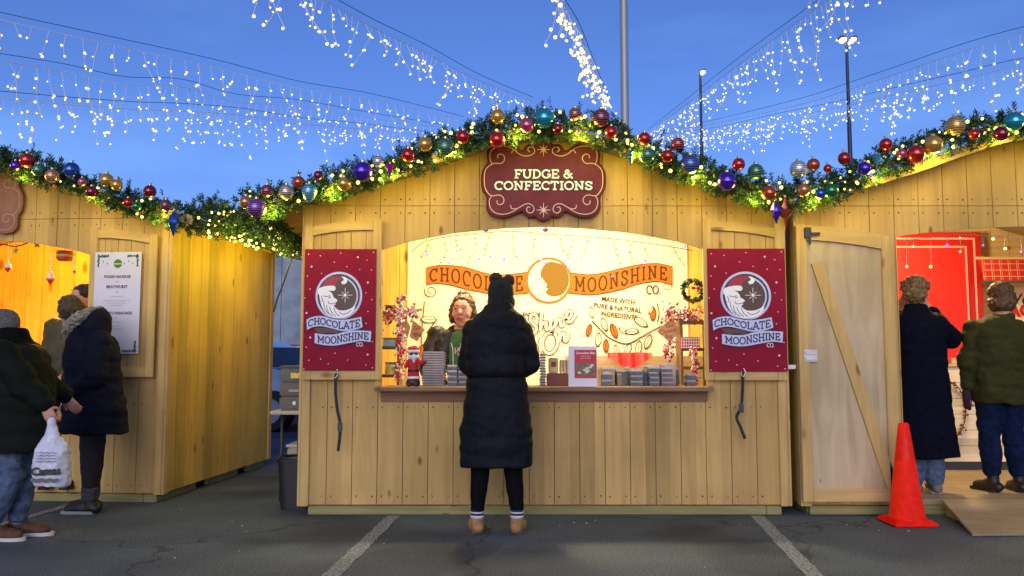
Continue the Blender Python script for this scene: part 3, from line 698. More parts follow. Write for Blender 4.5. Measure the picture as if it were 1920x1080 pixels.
ORN = {
 'middle': [(461,379,12,'copper','p'),(481,390,18,'purple','g'),(501,358,12,'maroon','s'),(537,360,14,'cream','s'),(560,342,12,'rust','p'),(580,361,15,'light blue','t'),(597,329,9,'maroon','p'),
   (645,345,13,'gold','p'),(680,322,19,'violet','p'),(709,303,11,'silver','s'),(731,318,8,'magenta','c'),(765,291,13,'red','p'),(797,271,14,'gold','p'),(835,276,17,'green','s'),(868,257,13,'red','p'),
   (932,262,15,'red','p'),(933,219,14,'gold','p'),(988,235,14,'pink','p'),(1021,222,19,'turquoise','p'),(1046,242,10,'maroon','p'),(1078,214,12,'rust','s'),(1127,221,17,'maroon','s'),(1146,248,12,'red','p'),
   (1182,292,6,'turquoise','i'),(1208,260,12,'red','p'),(1214,291,15,'green','s'),(1252,293,12,'red','p'),(1271,270,12,'red','s'),(1294,308,18,'blue','s'),(1363,340,18,'violet','p'),(1385,308,12,'red','p'),
   (1417,322,15,'green','s'),(1442,362,14,'rust','p'),(1455,397,10,'violet','f'),(1472,400,12,'rust','f')],
 'right-hand': [(1497,317,16,'silver','s'),(1525,309,12,'rust','p'),(1507,356,12,'copper','p'),(1538,363,10,'blue','p'),(1558,358,14,'green','p'),(1552,316,8,'red','p'),(1583,297,12,'red','p'),(1621,316,13,'violet','p'),
   (1643,299,8,'light blue','c'),(1661,271,12,'red','p'),(1691,288,9,'pink','p'),(1717,289,17,'red','p'),(1750,271,17,'gold','p'),(1791,236,18,'gold','s'),(1826,252,10,'red','p'),(1877,251,14,'maroon','p'),(1901,228,18,'turquoise','p')],
 'left-hand': [(29,311,10,'violet','p'),(51,301,14,'red','p'),(72,319,12,'green','s'),(98,330,13,'copper','s'),(134,319,15,'blue','p'),(154,341,8,'pink','s'),(172,360,11,'maroon','p'),(200,338,13,'gold','p'),(219,347,11,'gold','p'),
   (240,380,9,'red','p'),(256,387,9,'green','p'),(281,359,12,'maroon','p'),(311,385,11,'maroon','s'),(326,418,11,'blue','f')]}
SHN = {'p': 'glossy %s bauble', 's': 'ridged %s bauble', 'g': 'glittery %s bauble', 't': 'ribbed %s teardrop', 'c': '%s cone ornament', 'i': '%s icicle ornament', 'f': 'long %s finial'}
for side, lst in ORN.items():
    names = [SHN[o[4]] % o[3] for o in lst]
    for i, (px, py, r, c, k) in enumerate(lst):
        y = (Y0-.47 if side != 'left-hand' else 6.62); s = (pl(px+r, py, y)-pl(px, py, y)).length; p = pl(px, py, y)
        prev = names[i-1] if i else None; nxt = names[i+1] if i+1 < len(lst) else None
        sz = 'large ' if r >= 16 else ('small ' if r <= 10 and k not in 'fic' else '')
        lab = (sz if len(nxt or '')+len(prev or '') < 44 else '')+names[i]+(' between the %s and the %s' % (prev, nxt) if prev and nxt else (' beside the %s at the outer end' % (prev or nxt)))+', '+side+' garland'
        t = thing('ornament' if k not in 'psg' else 'bauble', lab, 'ornament', p, 'ornaments hung on the roof garlands', world=True)
        mt = omat(c, k in 'sgt'); m = MB()
        if k in 'psg':
            prof_ = [(s*math.sin(math.pi*j/16+.001)*(1+(.03*math.cos(j*3.1) if k == 's' else 0)), -s*math.cos(math.pi*j/16)) for j in range(17)]; m.lathe([(max(a, .0006), b) for a, b in prof_], p, 28)
        elif k == 't': m.lathe([(s*a, s*b) for a, b in ((.05,-1.35),(.45,-1.0),(.8,-.5),(.98,.1),(.9,.6),(.55,1.0),(.1,1.15))], p, 24)
        elif k == 'c': m.lathe([(s*a, s*b) for a, b in ((.03,-2.1),(.35,-1.0),(.8,.3),(1.05,1.0),(.9,1.25),(.15,1.4))], p, 10)
        elif k == 'i': m.lathe([(s*a, s*b) for a, b in ((.05,-3.2),(.3,-2.2),(.55,-1.6),(.35,-1.3),(.75,-.8),(.45,-.4),(.9,.2),(.6,.7),(.9,1.2),(.2,1.9))], p, 10)
        elif c == 'rust': m.lathe([(s*a, s*b) for a, b in ((.06,-2.6),(.2,-1.6),(.35,-.8),(1.15,.0),(1.25,.2),(.5,.7),(.35,1.4),(.08,2.6))], p, 8)
        else: m.lathe([(s*a, s*b) for a, b in ((.05,-2.3),(.4,-1.4),(.85,-.4),(1.0,.3),(.75,1.1),(.35,1.7),(.1,2.2))], p, 8)
        o = obj('body', m, mt, t, smooth=True, auto=(None if k in 'psgt' else 30))
        top = {'p': 1, 's': 1, 'g': 1, 't': 1.15, 'c': 1.4, 'i': 1.9, 'f': 2.2}[k]*s
        if c == 'rust' and k == 'f': top = 2.6*s
        m = MB(); m.lathe([(.25*s, -.004), (.25*s, .009), (.1*s, .014)], p+Vector((0, 0, top)), 10); m.tube([p+Vector((0, 0, top+.01)), p+Vector((0, .05, top+.03))], .002, 4); obj('cap', m, CAPM, t)

# ---------------------------------------------------------------- icicle light strings in the sky
def string(label, ctrl, gap, lmin, lmax, spacing, me_mt, seed, r=.0098, skip=None, wire_r=.0028, both=False, sway=.35):
    random.seed(seed); P = resample([pl(a, b, c) for a, b, c in ctrl], gap)
    t = thing('icicle_light_string', label, 'string lights', P[0], world=True)
    m = MB(); m.tube(P, wire_r*1.15, 5); obj('cable', m, WIRE_W, t)
    # dark steel carrier rope pulled straighter just above
    m = MB(); m.tube([p+Vector((0, 0, .035+.05*math.sin(i*.9/max(1, len(P))*math.pi))) for i, p in enumerate(P)], .003, 5); obj('carrier_rope', m, DARKM, t)
    m = MB(); B = []
    for i, p in enumerate(P[1:-1]):
        if skip and skip(i/len(P)): continue
        L = random.choice([lmin, (lmin+lmax)/2, lmax, lmax*.8])*random.uniform(.7, 1.15); n = max(1, int(L/spacing))
        q = p.copy(); pts = [q.copy()]; sx = random.uniform(-.25, .25); cur = random.uniform(-1, 1)*sway
        for k in range(n):
            sx += random.uniform(-sway, sway)+cur*.15; stp = spacing*random.uniform(.75, 1.2); q = q+Vector((sx*stp, random.uniform(-.2, .2)*stp, -stp)); pts.append(q.copy())
            b = q+Vector((random.choice((-1, 1))*.012, -.012, -.004)); B.append(b)
            if random.random() < .42: B.append(q+Vector((random.uniform(-.03, .03), -.01, random.uniform(-.03, .03))))
        m.tube(pts, wire_r*.8, 4)
    obj('drop_wires', m, WIRE_W, t, fix=False)['kind'] = 'stuff'
    put_bulbs(B, bulb_mesh('lamp', r, me_mt), t, 99, me_mt, r); return t
string('highest icicle light string running down from the left edge of the sky', [(-500,-60,6.0),(-260,-25,6.4),(-40,26,6.9),(0,37,7.0),(200,82,7.6),(400,126,8.4),(560,166,9.2),(700,188,10),(870,226,11.2)], .135, .10, .48, .12, BULB, 11)
string('middle icicle light string on the left, dipping below the highest one', [(-500,60,6.2),(-260,82,6.6),(-40,106,7.0),(0,114,7.1),(120,134,7.6),(230,158,8.0),(340,163,8.6),(440,190,9.2),(560,200,10),(700,222,11),(840,242,12)], .12, .10, .50, .115, BULB, 12)
string('lowest icicle light string on the left, above the left-hand roof', [(-500,170,6.2),(-260,176,6.6),(-40,182,7.0),(0,184,7.1),(130,196,7.6),(250,205,8.2),(340,208,8.8),(450,216,9.6),(560,232,10.4),(700,244,11.6),(860,262,13)], .115, .15, .52, .115, BULB, 13)
string('icicle light string dropping from the top of the sky to the middle roof peak', [(450,-75,5.2),(540,-28,5.9),(610,2,6.5),(700,52,7.3),(800,100,8.4),(900,152,9.6),(1000,190,10.8)], .12, .12, .50, .11, BULB, 14)
string('dense narrow light string coming down toward the roof seen almost end on', [(1040,-70,4.3),(1052,0,4.9),(1085,60,5.8),(1105,110,6.8),(1122,150,7.9),(1140,190,9.2)], .075, .08, .26, .085, BULB, 15, r=.011)
string('icicle light string rising steeply to the right of the roof peak', [(1215,246,15),(1250,222,13.5),(1300,186,11.8),(1400,110,9.6),(1480,52,8.4),(1545,4,7.6),(1590,-30,7.0)], .115, .15, .60, .115, BULBC, 16)
string('upper icicle light string on the right above the right-hand roof', [(1235,250,16),(1340,232,13.5),(1500,196,11.2),(1600,165,10),(1700,132,9),(1800,98,8.2),(1920,64,7.6),(2150,10,6.8),(2400,-50,6.2)], .12, .12, .50, .12, BULBC, 17)
string('lower icicle light string on the right just above the right-hand garland', [(1230,256,16),(1340,246,14),(1450,224,12.4),(1560,204,11),(1700,172,9.6),(1800,150,8.7),(1920,122,8),(2150,84,7.2),(2400,40,6.5)], .105, .12, .45, .115, BULBC, 18)
string('short group of lights hanging in the top right of the sky', [(1500,-12,6.9),(1560,-4,7.0),(1620,-8,7.0),(1670,-16,7.0)], .10, .05, .20, .09, BULBC, 19)

# ---------------------------------------------------------------- poles
m = MB(); p = pl(1172, 240, 10.2); m.lathe([(.062, 0), (.062, .05), (.055, .06), (.050, p.z+.2), (.046, p.z+4.5)], (p.x, p.y, 0), 20)
t = thing('light_pole', 'tall round grey metal pole rising behind the middle hut', 'pole', (p.x, p.y, 0)); obj('shaft', m, mat('pole_grey', (.33, .35, .36), .45, .3), t, smooth=True, auto=50)
m = MB(); m.lathe([(.17, 0), (.17, .03), (.07, .05)], (p.x, p.y, 0), 20); obj('base_plate', m, DARKM, t)
for (px, pt, Yd, lab) in ((1587, 78, 17, 'slim dark street lamp with a lit head farther right of the middle roof'), (1313, 138, 21, 'slim dark street lamp with a lit head just right of the roof peak')):
    p = pl(px, pt, Yd); t = thing('street_lamp', lab, 'street lamp', (p.x, Yd, 0))
    m = MB(); m.lathe([(.10, 0), (.10, .4), (.055, .45), (.042, p.z*.78), (.034, p.z*.781), (.03, p.z)], (p.x, Yd, 0), 12); obj('pole', m, mat('lamp_post_blue', (.015, .02, .06), .5), t)
    for s in ((-1, 1) if Yd < 20 else (.45,)):
        m = MB(); m.tube([(p.x, Yd, p.z-.02), (p.x+s*.09, Yd-.03, p.z+.05), (p.x+s*.12, Yd-.05, p.z+.05)], .015, 6); a_ = obj('arm', m, DARKM, t)
        m = MB(); m.bbox((p.x+s*.12-.06, Yd-.14, p.z+.03), (p.x+s*.12+.06, Yd+.05, p.z+.08), .015); obj('lamp_head', m, DARKM, a_)
        m = MB(); m.bbox((p.x+s*.10-.045, Yd-.155, p.z-.025), (p.x+s*.10+.045, Yd+.03, p.z+.028), .012); obj('lens', m, LENS, a_)
# cable in the gap
m = MB(); m.tube([Vector(q) for q in cr([tuple(pl(548,482,8)), tuple(pl(540,505,8)), tuple(pl(530,535,8)), tuple(pl(520,560,8)), tuple(pl(513,585,8))], 5)], .009, 6)
t = thing('power_cable', 'black cable hanging from the lamp-filled garland in the gap', 'cable', pl(513, 585, 8), world=True); obj('cord', m, WIRE_D, t)
put_bulbs([pl(549,478,7.9)], bulb_mesh('lamp', .012, BULBY), t)

# ---------------------------------------------------------------- FUDGE & CONFECTIONS sign
YS = Y0-.055
def Zs(x, y): q = pl(890+x*.15738, 250+y*.15738, YS); return (q.x, q.z)
L1 = [(820,72),(770,85),(725,120),(700,158),(650,122),(605,150),(570,195),(530,195),(470,150),(400,110),(330,100),(240,115),(170,160),(142,240),(150,340),(115,400),(82,470),(75,590),(90,680),(135,750),(140,830),(138,900),(180,965),(270,1000),(380,998),(470,965),(560,930),(600,970),(660,1000),(715,992),(755,1030),(820,1045)]
Lc = cr(L1, 4); Rr = [(1640-a, b) for a, b in Lc][::-1]
out = [Zs(*p) for p in Lc]+[Zs(*p) for p in Rr[1:-1]]
t = thing('hanging_sign', 'maroon scroll-edged sign reading FUDGE & CONFECTIONS above the middle hut opening', 'sign', (pl(1020, 410, YS).x, YS, pl(1020, 410, YS).z))
m = MB(); m.prism(out, YS, YS+.03); obj('border_board', m, mat('sign_dark_maroon', (.085, .008, .014), .6, spec=.2, noise_s=9, amt=.2), t)
inner_ = thick(out, -.013); m = MB(); m.prism(inner_, YS-.003, YS+.001); obj('face_board', m, mat('sign_plum', (.12, .018, .035), .6, spec=.2, noise_s=7, amt=.2), t)
CRM = mat('sign_cream_line', (.60, .42, .32), .5); CRW = mat('sign_cream_lettering', (.86, .80, .72), .5)
def spiral(cx, cy, r0, r1, a0, a1, n=22): return [(cx+(r0+(r1-r0)*i/n)*math.cos(R(a0+(a1-a0)*i/n)), cy+(r0+(r1-r0)*i/n)*math.sin(R(a0+(a1-a0)*i/n))) for i in range(n+1)]
lines = [
  spiral(292,808,22,72,200,-90,20)+cr([(270,736),(200,745),(150,700),(118,620),(118,480),(150,410),(225,362),(300,362)],4)+spiral(300,290,72,22,90,-200,20),
  cr([(205,745),(175,800),(185,880),(240,945),(340,965),(440,940),(530,885),(600,845),(660,843),(702,880),(700,930),(655,950),(620,920),(630,880),(660,885)],4),
  cr([(428,855),(440,895),(490,900),(520,888)],4), cr([(205,365),(182,300),(195,215),(260,165),(360,155),(450,185),(520,240),(590,270),(660,265),(712,230),(705,178),(655,165),(632,200),(660,225)],4), cr([(440,240),(455,208),(510,212)],4)]
m = MB()
for l in lines:
    for mir in (0, 1): m.ribbon([Zs(1640-a if mir else a, b) for a, b in l], .0062, YS-.0045-.0001*mir)
for cx, cy, r in ((820, 915, 86), (820, 195, 78)):
    for k in range(8):
        a = R(k*45); rr = r if k % 2 == 0 else r*.8; m.ribbon([Zs(cx, cy), Zs(cx+rr*math.cos(a), cy+rr*math.sin(a))], lambda q: .010-.007*q, YS-.0046-.0001*k)
obj('scroll_line', m, CRM, t, fix=False)
def word(text, x0, x1, ybase, ytop, wt, y, mt, par, name='lettering'):
    a = Zs(x0, ybase); b = Zs(x1, ytop); m = MB(); slab(m, text, lambda u, v: (a[0]+u, a[1]+v), b[1]-a[1], wt, y, width=b[0]-a[0]); return obj(name, m, mt, par, fix=False)
DK = mat('sign_dark_outline', (.03, .004, .006), .6)  # dark outline colour around the sign letters
for wt, dy, mt, nm in ((.029, 0, DK, 'lettering_outline'), (.0125, .0025, CRW, 'lettering')):
    word('FUDGE', 478, 1005, 532, 440, wt, YS-.0045-dy, mt, t, nm); word('&', 1060, 1165, 532, 440, wt, YS-.0045-dy, mt, t, nm); word('CONFECTIONS', 240, 1402, 670, 580, wt, YS-.0045-dy, mt, t, nm)
# half-hidden sign of the left-hand hut (left edge of the photograph)
c0_ = Zs(820, 560); FR = FL
ysl = -.06; ex = pl(40, 335, ysl)
t = thing('hanging_sign', 'brown scroll-edged sign cut by the left edge, above the left-hand hut opening', 'sign', (ex.x-.45, ysl, ex.z-.3))
sc_ = .93; cx_ = ex.x-.425; cz_ = pl(38, 378, ysl).z
o2 = [((a-c0_[0])*sc_+cx_, (b-c0_[1])*sc_+cz_) for a, b in out]; m = MB(); m.prism(o2, ysl, ysl+.03); obj('border_board', m, mat('sign_brown', (.20, .07, .045), .5, noise_s=9, amt=.2), t)
m = MB()
for l in lines:
    for mir in (0, 1): m.ribbon([(cx_+((1640-a if mir else a)-820)*.15738/246*sc_, cz_-(b-560)*.15738/246*sc_) for a, b in l], .007, ysl-.002-.0001*mir)
obj('scroll_line', m, mat('sign_tan_line', (.42, .22, .15), .5), t, fix=False)

# menu board on the left shutter
ym = -.082
a, b, c, d = pl(179,473,ym), pl(265,474,ym), pl(259,663,ym), pl(171,659,ym)
x0m, x1m, z1m, z0m = (a.x+d.x)/2, (b.x+c.x)/2, a.z, c.z; wm, hm = x1m-x0m, z1m-z0m
t = thing('menu_board', 'white printed menu sheet with holly corners pinned to the left shutter', 'sign', ((x0m+x1m)/2, ym, z0m))
m = MB(); m.box((x0m, ym, z0m), (x1m, ym+.006, z1m)); obj('sheet', m, mat('menu_paper', (.62, .62, .72), .6), t)
INK = mat('dark_red_ink', (.10, .01, .03), .6); GRY = mat('grey_ink', (.25, .22, .24), .6); GRN = mat('holly_green_ink', (.01, .07, .02), .6)
def mu(u, v): return x0m+wm*u, z1m-hm*v
m = MB()
for tx, v, s_ in (('POLISH SAUSAGE', .245, .031), ('BRATWURST', .345, .033), ('POTATO PANCAKES', .605, .031)): x_, z_ = mu(.5, v); plain(m, tx, x_, z_, s_, ym-.001, .0012, sx=.95)
obj('heading', m, INK, t, fix=False)
m = MB()
for tx, v, s_ in (('$8', .295, .02), ('$8', .395, .02), ('served on a roll', .440, .016), ('sauerkraut & mustard, peppers & onions', .480, .0145), ('with curry ketchup or plain', .503, .0145), ('and hot applesauce', .527, .0145), ('$7', .655, .02), ('three to a plate', .690, .016), ('sour cream', .725, .0145), ('applesauce & chives', .758, .0145)): x_, z_ = mu(.5, v); plain(m, tx, x_, z_, s_, ym-.001)
obj('small_print', m, GRY, t, fix=False)
random.seed(5); m = MB()
for k in range(46):
    if k < 30:
        s = -1 if k % 2 else 1; q = (k//2)/15; u = .5+s*(.42-.22*q*(1 if k % 4 < 2 else 0)); v = .025+(.015 if k % 4 < 2 else .13*q)
    else: q = (k-30)/15; u, v = (.93, .985-.10*q) if k % 2 else (.93-.28*q, .975)
    x_, z_ = mu(u, v); an = random.uniform(0, 6.3); l = .016
    m.prism([(x_+l*math.cos(an+j*math.pi/3)*(1 if j % 3 == 0 else .4), z_+l*math.sin(an+j*math.pi/3)*(1 if j % 3 == 0 else .4)) for j in range(6)], ym-.0015-.00002*k, ym-.0008-.00002*k)
for k in range(8):
    u = .18+.64*k/7; 
    if .36 < u < .62: continue
    x_, z_ = mu(u, .09+.02*(k % 2)); m.prism([(x_-.004, z_), (x_, z_-.016), (x_+.004, z_), (x_, z_+.008)], ym-.0012, ym-.0006)
obj('holly_print', m, GRN, t, fix=False)
x_, z_ = mu(.5, .115); m = MB(); m.prism([(x_+.036*math.cos(R(j*15)), z_+.036*math.sin(R(j*15))) for j in range(24)], ym-.0018, ym-.001); em = obj('emblem', m, mat('bauble_green_ink', (.04, .17, .03), .5), t)
m = MB(); m.prism([(x_-.034, z_-.008), (x_+.034, z_-.008), (x_+.034, z_+.004), (x_-.034, z_+.004)], ym-.0028, ym-.002); obj('band', m, mat('lime_ink', (.45, .55, .05), .5), em)
FR = Matrix.Identity(4)
# ---------------------------------------------------------------- maroon posters on the shutters
MAR = mat('poster_maroon', (.235, .006, .028), .65, spec=.15, noise_s=5, amt=.12); PLAV = mat('poster_pale_lavender', (.48, .52, .78), .5); PNAVY = mat('poster_navy', (.012, .010, .035), .5)
PBRN = mat('poster_brown', (.07, .035, .022), .5); PWHT = mat('poster_white', (.80, .80, .84), .5); PRED = mat('poster_cap_red', (.30, .012, .03), .5); PDOT = mat('poster_snow_dot', (.75, .55, .58), .5)
def poster(px0, px1, py0, py1, y, label):
    a, b = pl(px0, py1, y), pl(px1, py0, y); k = (b.x-a.x)/626; kz = (b.z-a.z)/1026
    T = lambda x, q: (a.x+(x-36)*k, b.z-(q-28)*kz)
    t = thing('shutter_poster', label, 'poster', ((a.x+b.x)/2, y, a.z))
    m = MB(); m.box((a.x, y, a.z), (b.x, y+.006, b.z)); obj('panel', m, MAR, t)
    def poly(nm, pts, mt, dy, par=None, smoothk=0):
        p_ = [T(*q) for q in (cr(pts+[pts[0]], smoothk)[:-1] if smoothk else pts)]; m = MB(); m.prism(p_, y-dy-.0008, y-dy); return obj(nm, m, mt, par or t, fix=False)
    circ = lambda cx, cy, r, n=48, a0=0, a1=360: [(cx+r*math.cos(R(a0+(a1-a0)*i/n)), cy+r*math.sin(R(a0+(a1-a0)*i/n))) for i in range(n+(0 if a1-a0 == 360 else 1))]
    m = MB()
    random.seed(3)
    for i, (x, q) in enumerate([(70,72),(172,85),(350,62),(500,97),(580,123),(296,140),(98,178),(405,178),(518,203),(620,206),(186,235),(64,258),(590,313),(88,368),(575,400),(45,443),(627,458),(62,570),(595,558),(580,658),(98,777),(66,858),(637,812),(315,908),(597,920),(90,968),(192,957),(425,965),(258,997),(582,1008),(48,1040),(640,1030),(635,55)]):
        r = 8.5 if i in (3, 6, 12, 17, 20, 24) else 5
        m.prism([T(*p) for p in circ(x, q, r, 10)], y-.0012, y-.0006)
    obj('snow_dots', m, PDOT, t, fix=False)['kind'] = 'stuff'
    em = poly('emblem_ring', circ(340, 425, 203, 60), PLAV, .0012)
    poly('ring_gap', circ(340, 425, 184, 60), PNAVY, .0026, em)
    poly('dark_disc', circ(342, 428, 172, 60), PBRN, .004, em)
    poly('outer_arc', circ(342, 428, 166, 30, -75, 60)+circ(345, 428, 150, 30, -75, 60)[::-1], PLAV, .0052, em)
    poly('cap', [(196,340),(215,300),(262,268),(320,258),(362,268),(352,290),(322,302),(310,345),(250,352)], PRED, .0052, em, 3)
    poly('cap_tassel', [(358,262),(395,268),(412,295),(400,322),(372,328),(360,308),(380,296),(378,280)], PWHT, .0066, em, 3)
    poly('moon_face', [(165,395),(230,380),(268,392),(290,420),(296,440),(318,452),(330,470),(312,482),(316,498),(300,510),(340,545),(400,548),(450,530),(484,508),(470,560),(420,600),(340,614),(270,602),(222,560),(188,500)], PWHT, .0066, em, 3)
    poly('cap_brim', [(160,410),(162,370),(200,350),(262,340),(304,345),(312,372),(290,385),(240,382),(200,400),(190,425)], PWHT, .0080, em, 3)
    m = MB()
    for l in ([(205,425),(235,432),(268,424)],[(250,445),(275,436)],[(250,470),(262,492),(312,486)],[(210,470),(220,530),(255,580)],[(235,505),(250,560),(290,600)],[(262,520),(285,570),(320,598)],[(300,525),(318,570),(350,595)],[(345,560),(380,580),(420,570),(450,548)],[(190,430),(200,460),(192,480)]):
        m.ribbon([T(*p) for p in cr(l, 5)], .0042, y-.0092)
    obj('face_line', m, PNAVY, em, fix=False)
    m = MB()
    for kk in range(8):
        an = R(45*kk); r = 62 if kk % 2 == 0 else 40; m.ribbon([T(396+16*math.cos(an), 420+16*math.sin(an)), T(396+r*math.cos(an), 420+r*math.sin(an))], lambda q: .0035+.006*math.sin(q*3.1), y-.0054-.0002*kk)
    m.prism([T(*p) for p in circ(396, 420, 13, 12)], y-.008, y-.0072)
    obj('star', m, PWHT, em, fix=False)
    poly('ribbon_shadow', [(130,700),(200,695),(330,715),(330,745),(250,735),(190,750)], PBRN, .0092, None, 3)
    top1 = [(66,628),(120,604),(200,598),(300,622),(400,628),(540,604)]; bot1 = [(552,690),(470,716),(380,722),(300,704),(200,682),(120,690),(72,714)]
    top2 = [(140,742),(230,752),(320,750),(400,728),(500,718),(628,724)]; bot2 = [(622,815),(540,806),(440,822),(330,842),(240,842),(140,824)]
    for nm, tp, bt in (('upper_ribbon', top1, bot1), ('lower_ribbon', top2, bot2)):
        o_ = [T(*p) for p in cr(tp, 5)+cr(bt, 5)]; m = MB(); m.prism(thick(o_, .006), y-.0104, y-.0096); m2 = MB(); m2.prism(o_, y-.0118, y-.011)
        rb = obj(nm, m2, PLAV, t, fix=False); obj('edge', m, PNAVY, rb, fix=False)
        cent = lambda x, tp=tp, bt=bt: (lin([(p[0], p[1]) for p in cr(tp, 5)], x), lin([(p[0], p[1]) for p in sorted(cr(bt, 5))], x))
        x0_, x1_ = (82, 530) if nm[0] == 'u' else (165, 605)
        def warp(u, v, x0_=x0_, cent=cent):
            x = x0_+u; tt, bb = cent(x); h = bb-tt; return T(x, bb-h*.20-v*h*.60)
        m = MB(); slab(m, 'CHOCOLATE' if nm[0] == 'u' else 'MOONSHINE', lambda u, v: warp(u, v), 1, .0085, y-.0126, width=x1_-x0_); obj('lettering', m, PNAVY, rb, fix=False)
    m = MB(); c_ = T(500, 850); slab(m, 'CO.', lambda u, v: (c_[0]+u, c_[1]+v), 32*kz, .0042, y-.0012, width=62*k); obj('lettering', m, PWHT, t, fix=False)
    return t, T
poster(567, 706, 467, 695, Y0-.078, 'maroon moon-logo poster on the shutter left of the middle hut opening')
poster(1330, 1471, 466, 697, Y0-.078, 'maroon moon-logo poster on the shutter right of the middle hut opening')

# straps hanging from the shutters
STR = mat('black_webbing', (.010, .010, .012), .75)
def strap(label, pts, tail):
    ys = Y0-.10; P = [pl(a, b, ys-.004*i) for i, (a, b) in enumerate(pts)]
    t = thing('ratchet_strap', label, 'strap', P[-1]); sp = cr([tuple(p) for p in P], 6)
    m = MB()
    for a, b in zip(sp, sp[1:]): m.beam(a, b, .022, .004)
    obj('webbing', m, STR, t, fix=False)
    m = MB(); q = P[0]; m.tube([q+Vector((0.006, .0, .03)), q+Vector((.018, -.01, .0)), q+Vector((.0, -.015, -.035)), q+Vector((-.016, -.01, -.02)), q+Vector((-.012, 0, .0))], .004, 6); obj('hook', m, METAL, t)
    q = P[tail]; m = MB(); m.bbox((q.x-.019, q.y-.02, q.z-.035), (q.x+.019, q.y-.004, q.z+.035), .006); obj('buckle', m, DARKM, t)
strap('black ratchet strap hanging from the shutter left of the middle opening', [(630,700),(629,730),(632,765),(638,800),(634,846)], 3)
strap('knotted black strap hanging from the shutter right of the middle opening', [(1393,698),(1392,735),(1389,765),(1381,782),(1388,800),(1397,823)], 2)

# ---------------------------------------------------------------- the printed backdrop in the middle hut
YB = Y0+D-.05
def Zb(x, y): q = pl(x, y, YB); return (q.x, q.z)
BAN = mat('backdrop_cloth', (.82, .73, .54), .8, spec=.1, noise_s=3, amt=.05, bump=.3); BOR = mat('backdrop_orange', (.42, .13, .022), .7, spec=.1); BBR = mat('backdrop_brown', (.085, .032, .006), .7, spec=.1); BTN = mat('backdrop_tan', (.20, .115, .025), .7, spec=.1)
a, b = pl(762, 716, YB), pl(1288, 425, YB)
t = thing('printed_backdrop', 'cream chocolate shop backdrop with orange ribbon and moon on the back wall', 'banner', ((a.x+b.x)/2, YB, a.z))
m = MB(); K = 24; vs = []
for i in range(K+1):
    for z in (a.z-.15, pl(1000, 405, YB).z): vs += [(a.x+(b.x-a.x)*i/K, YB+.006*math.sin(i*1.9)+.008, z)]
m.add(vs+[(v[0], v[1]+.006, v[2]) for v in vs], [(2*i, 2*i+2, 2*i+3, 2*i+1) for i in range(K)]+[(2*K+2+2*i, 2*K+2+2*i+1, 2*K+2+2*i+3, 2*K+2+2*i+2) for i in range(K)])
obj('cloth', m, BAN, t, fix=False)
yb = YB-.004; lay = [0]
def bp_(nm, pts, mt, par, sm=0):
    lay[0] += 1; p_ = [Zb(*q) for q in (cr(pts+[pts[0]], sm)[:-1] if sm else pts)]; m = MB(); yy = yb-.00015*lay[0]; m.prism(p_, yy-.0003, yy); return obj(nm, m, mt, par, fix=False)
def bl_(m, pts, wd, sm=5): lay[0] += .12; m.ribbon([Zb(*q) for q in (cr(pts, sm) if sm else pts)], wd, yb-.00015*lay[0])
tl_, bl2 = [(799,503),(820,498),(848,498),(876,502),(914,513),(949,515),(990,510)], [(990,550),(949,553),(914,550),(876,543),(848,535),(820,532),(799,534)]
tr_, br_ = [(1066,511),(1106,515),(1137,510),(1169,502),(1200,496),(1232,494),(1261,500)], [(1261,535),(1232,528),(1200,532),(1169,542),(1137,549),(1106,553),(1066,549)]
for tp, bt, word_, xa, xb in ((tl_, bl2, 'CHOCOLATE', 806, 980), (tr_, br_, 'MOONSHINE', 1078, 1250)):
    rb = bp_('ribbon', cr(tp, 4)+cr(bt, 4), BOR, t); m = MB(); bl_(m, cr(tp, 4), .008, 0); bl_(m, cr(bt, 4), .008, 0); obj('edge', m, BBR, rb, fix=False)
    T1, B1 = cr(tp, 4), sorted(cr(bt, 4)); lay[0] += 1
    def wp(u, v, xa=xa, T1=T1, B1=B1):
        x = xa+u; tt, bb = lin(T1, x), lin(B1, x); return Zb(x, bb-(bb-tt)*.17-v*(bb-tt)*.66)
    m = MB(); slab(m, word_, wp, 1, .019, yb-.00015*lay[0], width=xb-xa, sp=.28); obj('lettering', m, BBR, rb, fix=False); lay[0] += 1
m = MB(); bl_(m, spiral(808, 546, 13, 3, 200, -300, 18), .008, 0); bl_(m, spiral(1250, 536, 9, 2, 0, 400, 14), .006, 0); obj('ribbon_curl', m, BBR, t, fix=False)
cir = lambda cx, cy, r, n=44: [(cx+r*math.cos(2*math.pi*i/n), cy+r*math.sin(2*math.pi*i/n)) for i in range(n)]
mo = bp_('moon_ring', cir(1029, 526, 43.5), BOR, t); bp_('moon', cir(1029, 526, 39), BAN, mo)
z6 = lambda x, y: (980+x/3.178, 400+y/3.178)
bp_('night_disc', [z6(*p) for p in [(170,288),(135,302),(112,335),(106,372),(120,392),(135,412),(146,428),(136,440),(150,452),(136,468),(152,488),(190,496),(235,484),(262,452),(276,405),(268,350),(235,305)]], BTN, mo, 3)
m = MB()
for l in ([(76,400),(90,390),(104,398)],[(80,412),(94,408)],[(118,440),(132,448)],[(104,455),(125,466)]): bl_(m, [z6(*p) for p in l], .005)
obj('face_line', m, BTN, mo, fix=False)
lay[0] += 1; m = MB(); c_ = Zb(1212, 551); slab(m, 'CO.', lambda u, v: (c_[0]+u, c_[1]+v), .085, .014, yb-.00015*lay[0], width=.155); obj('lettering', m, BBR, t, fix=False)
m = MB()
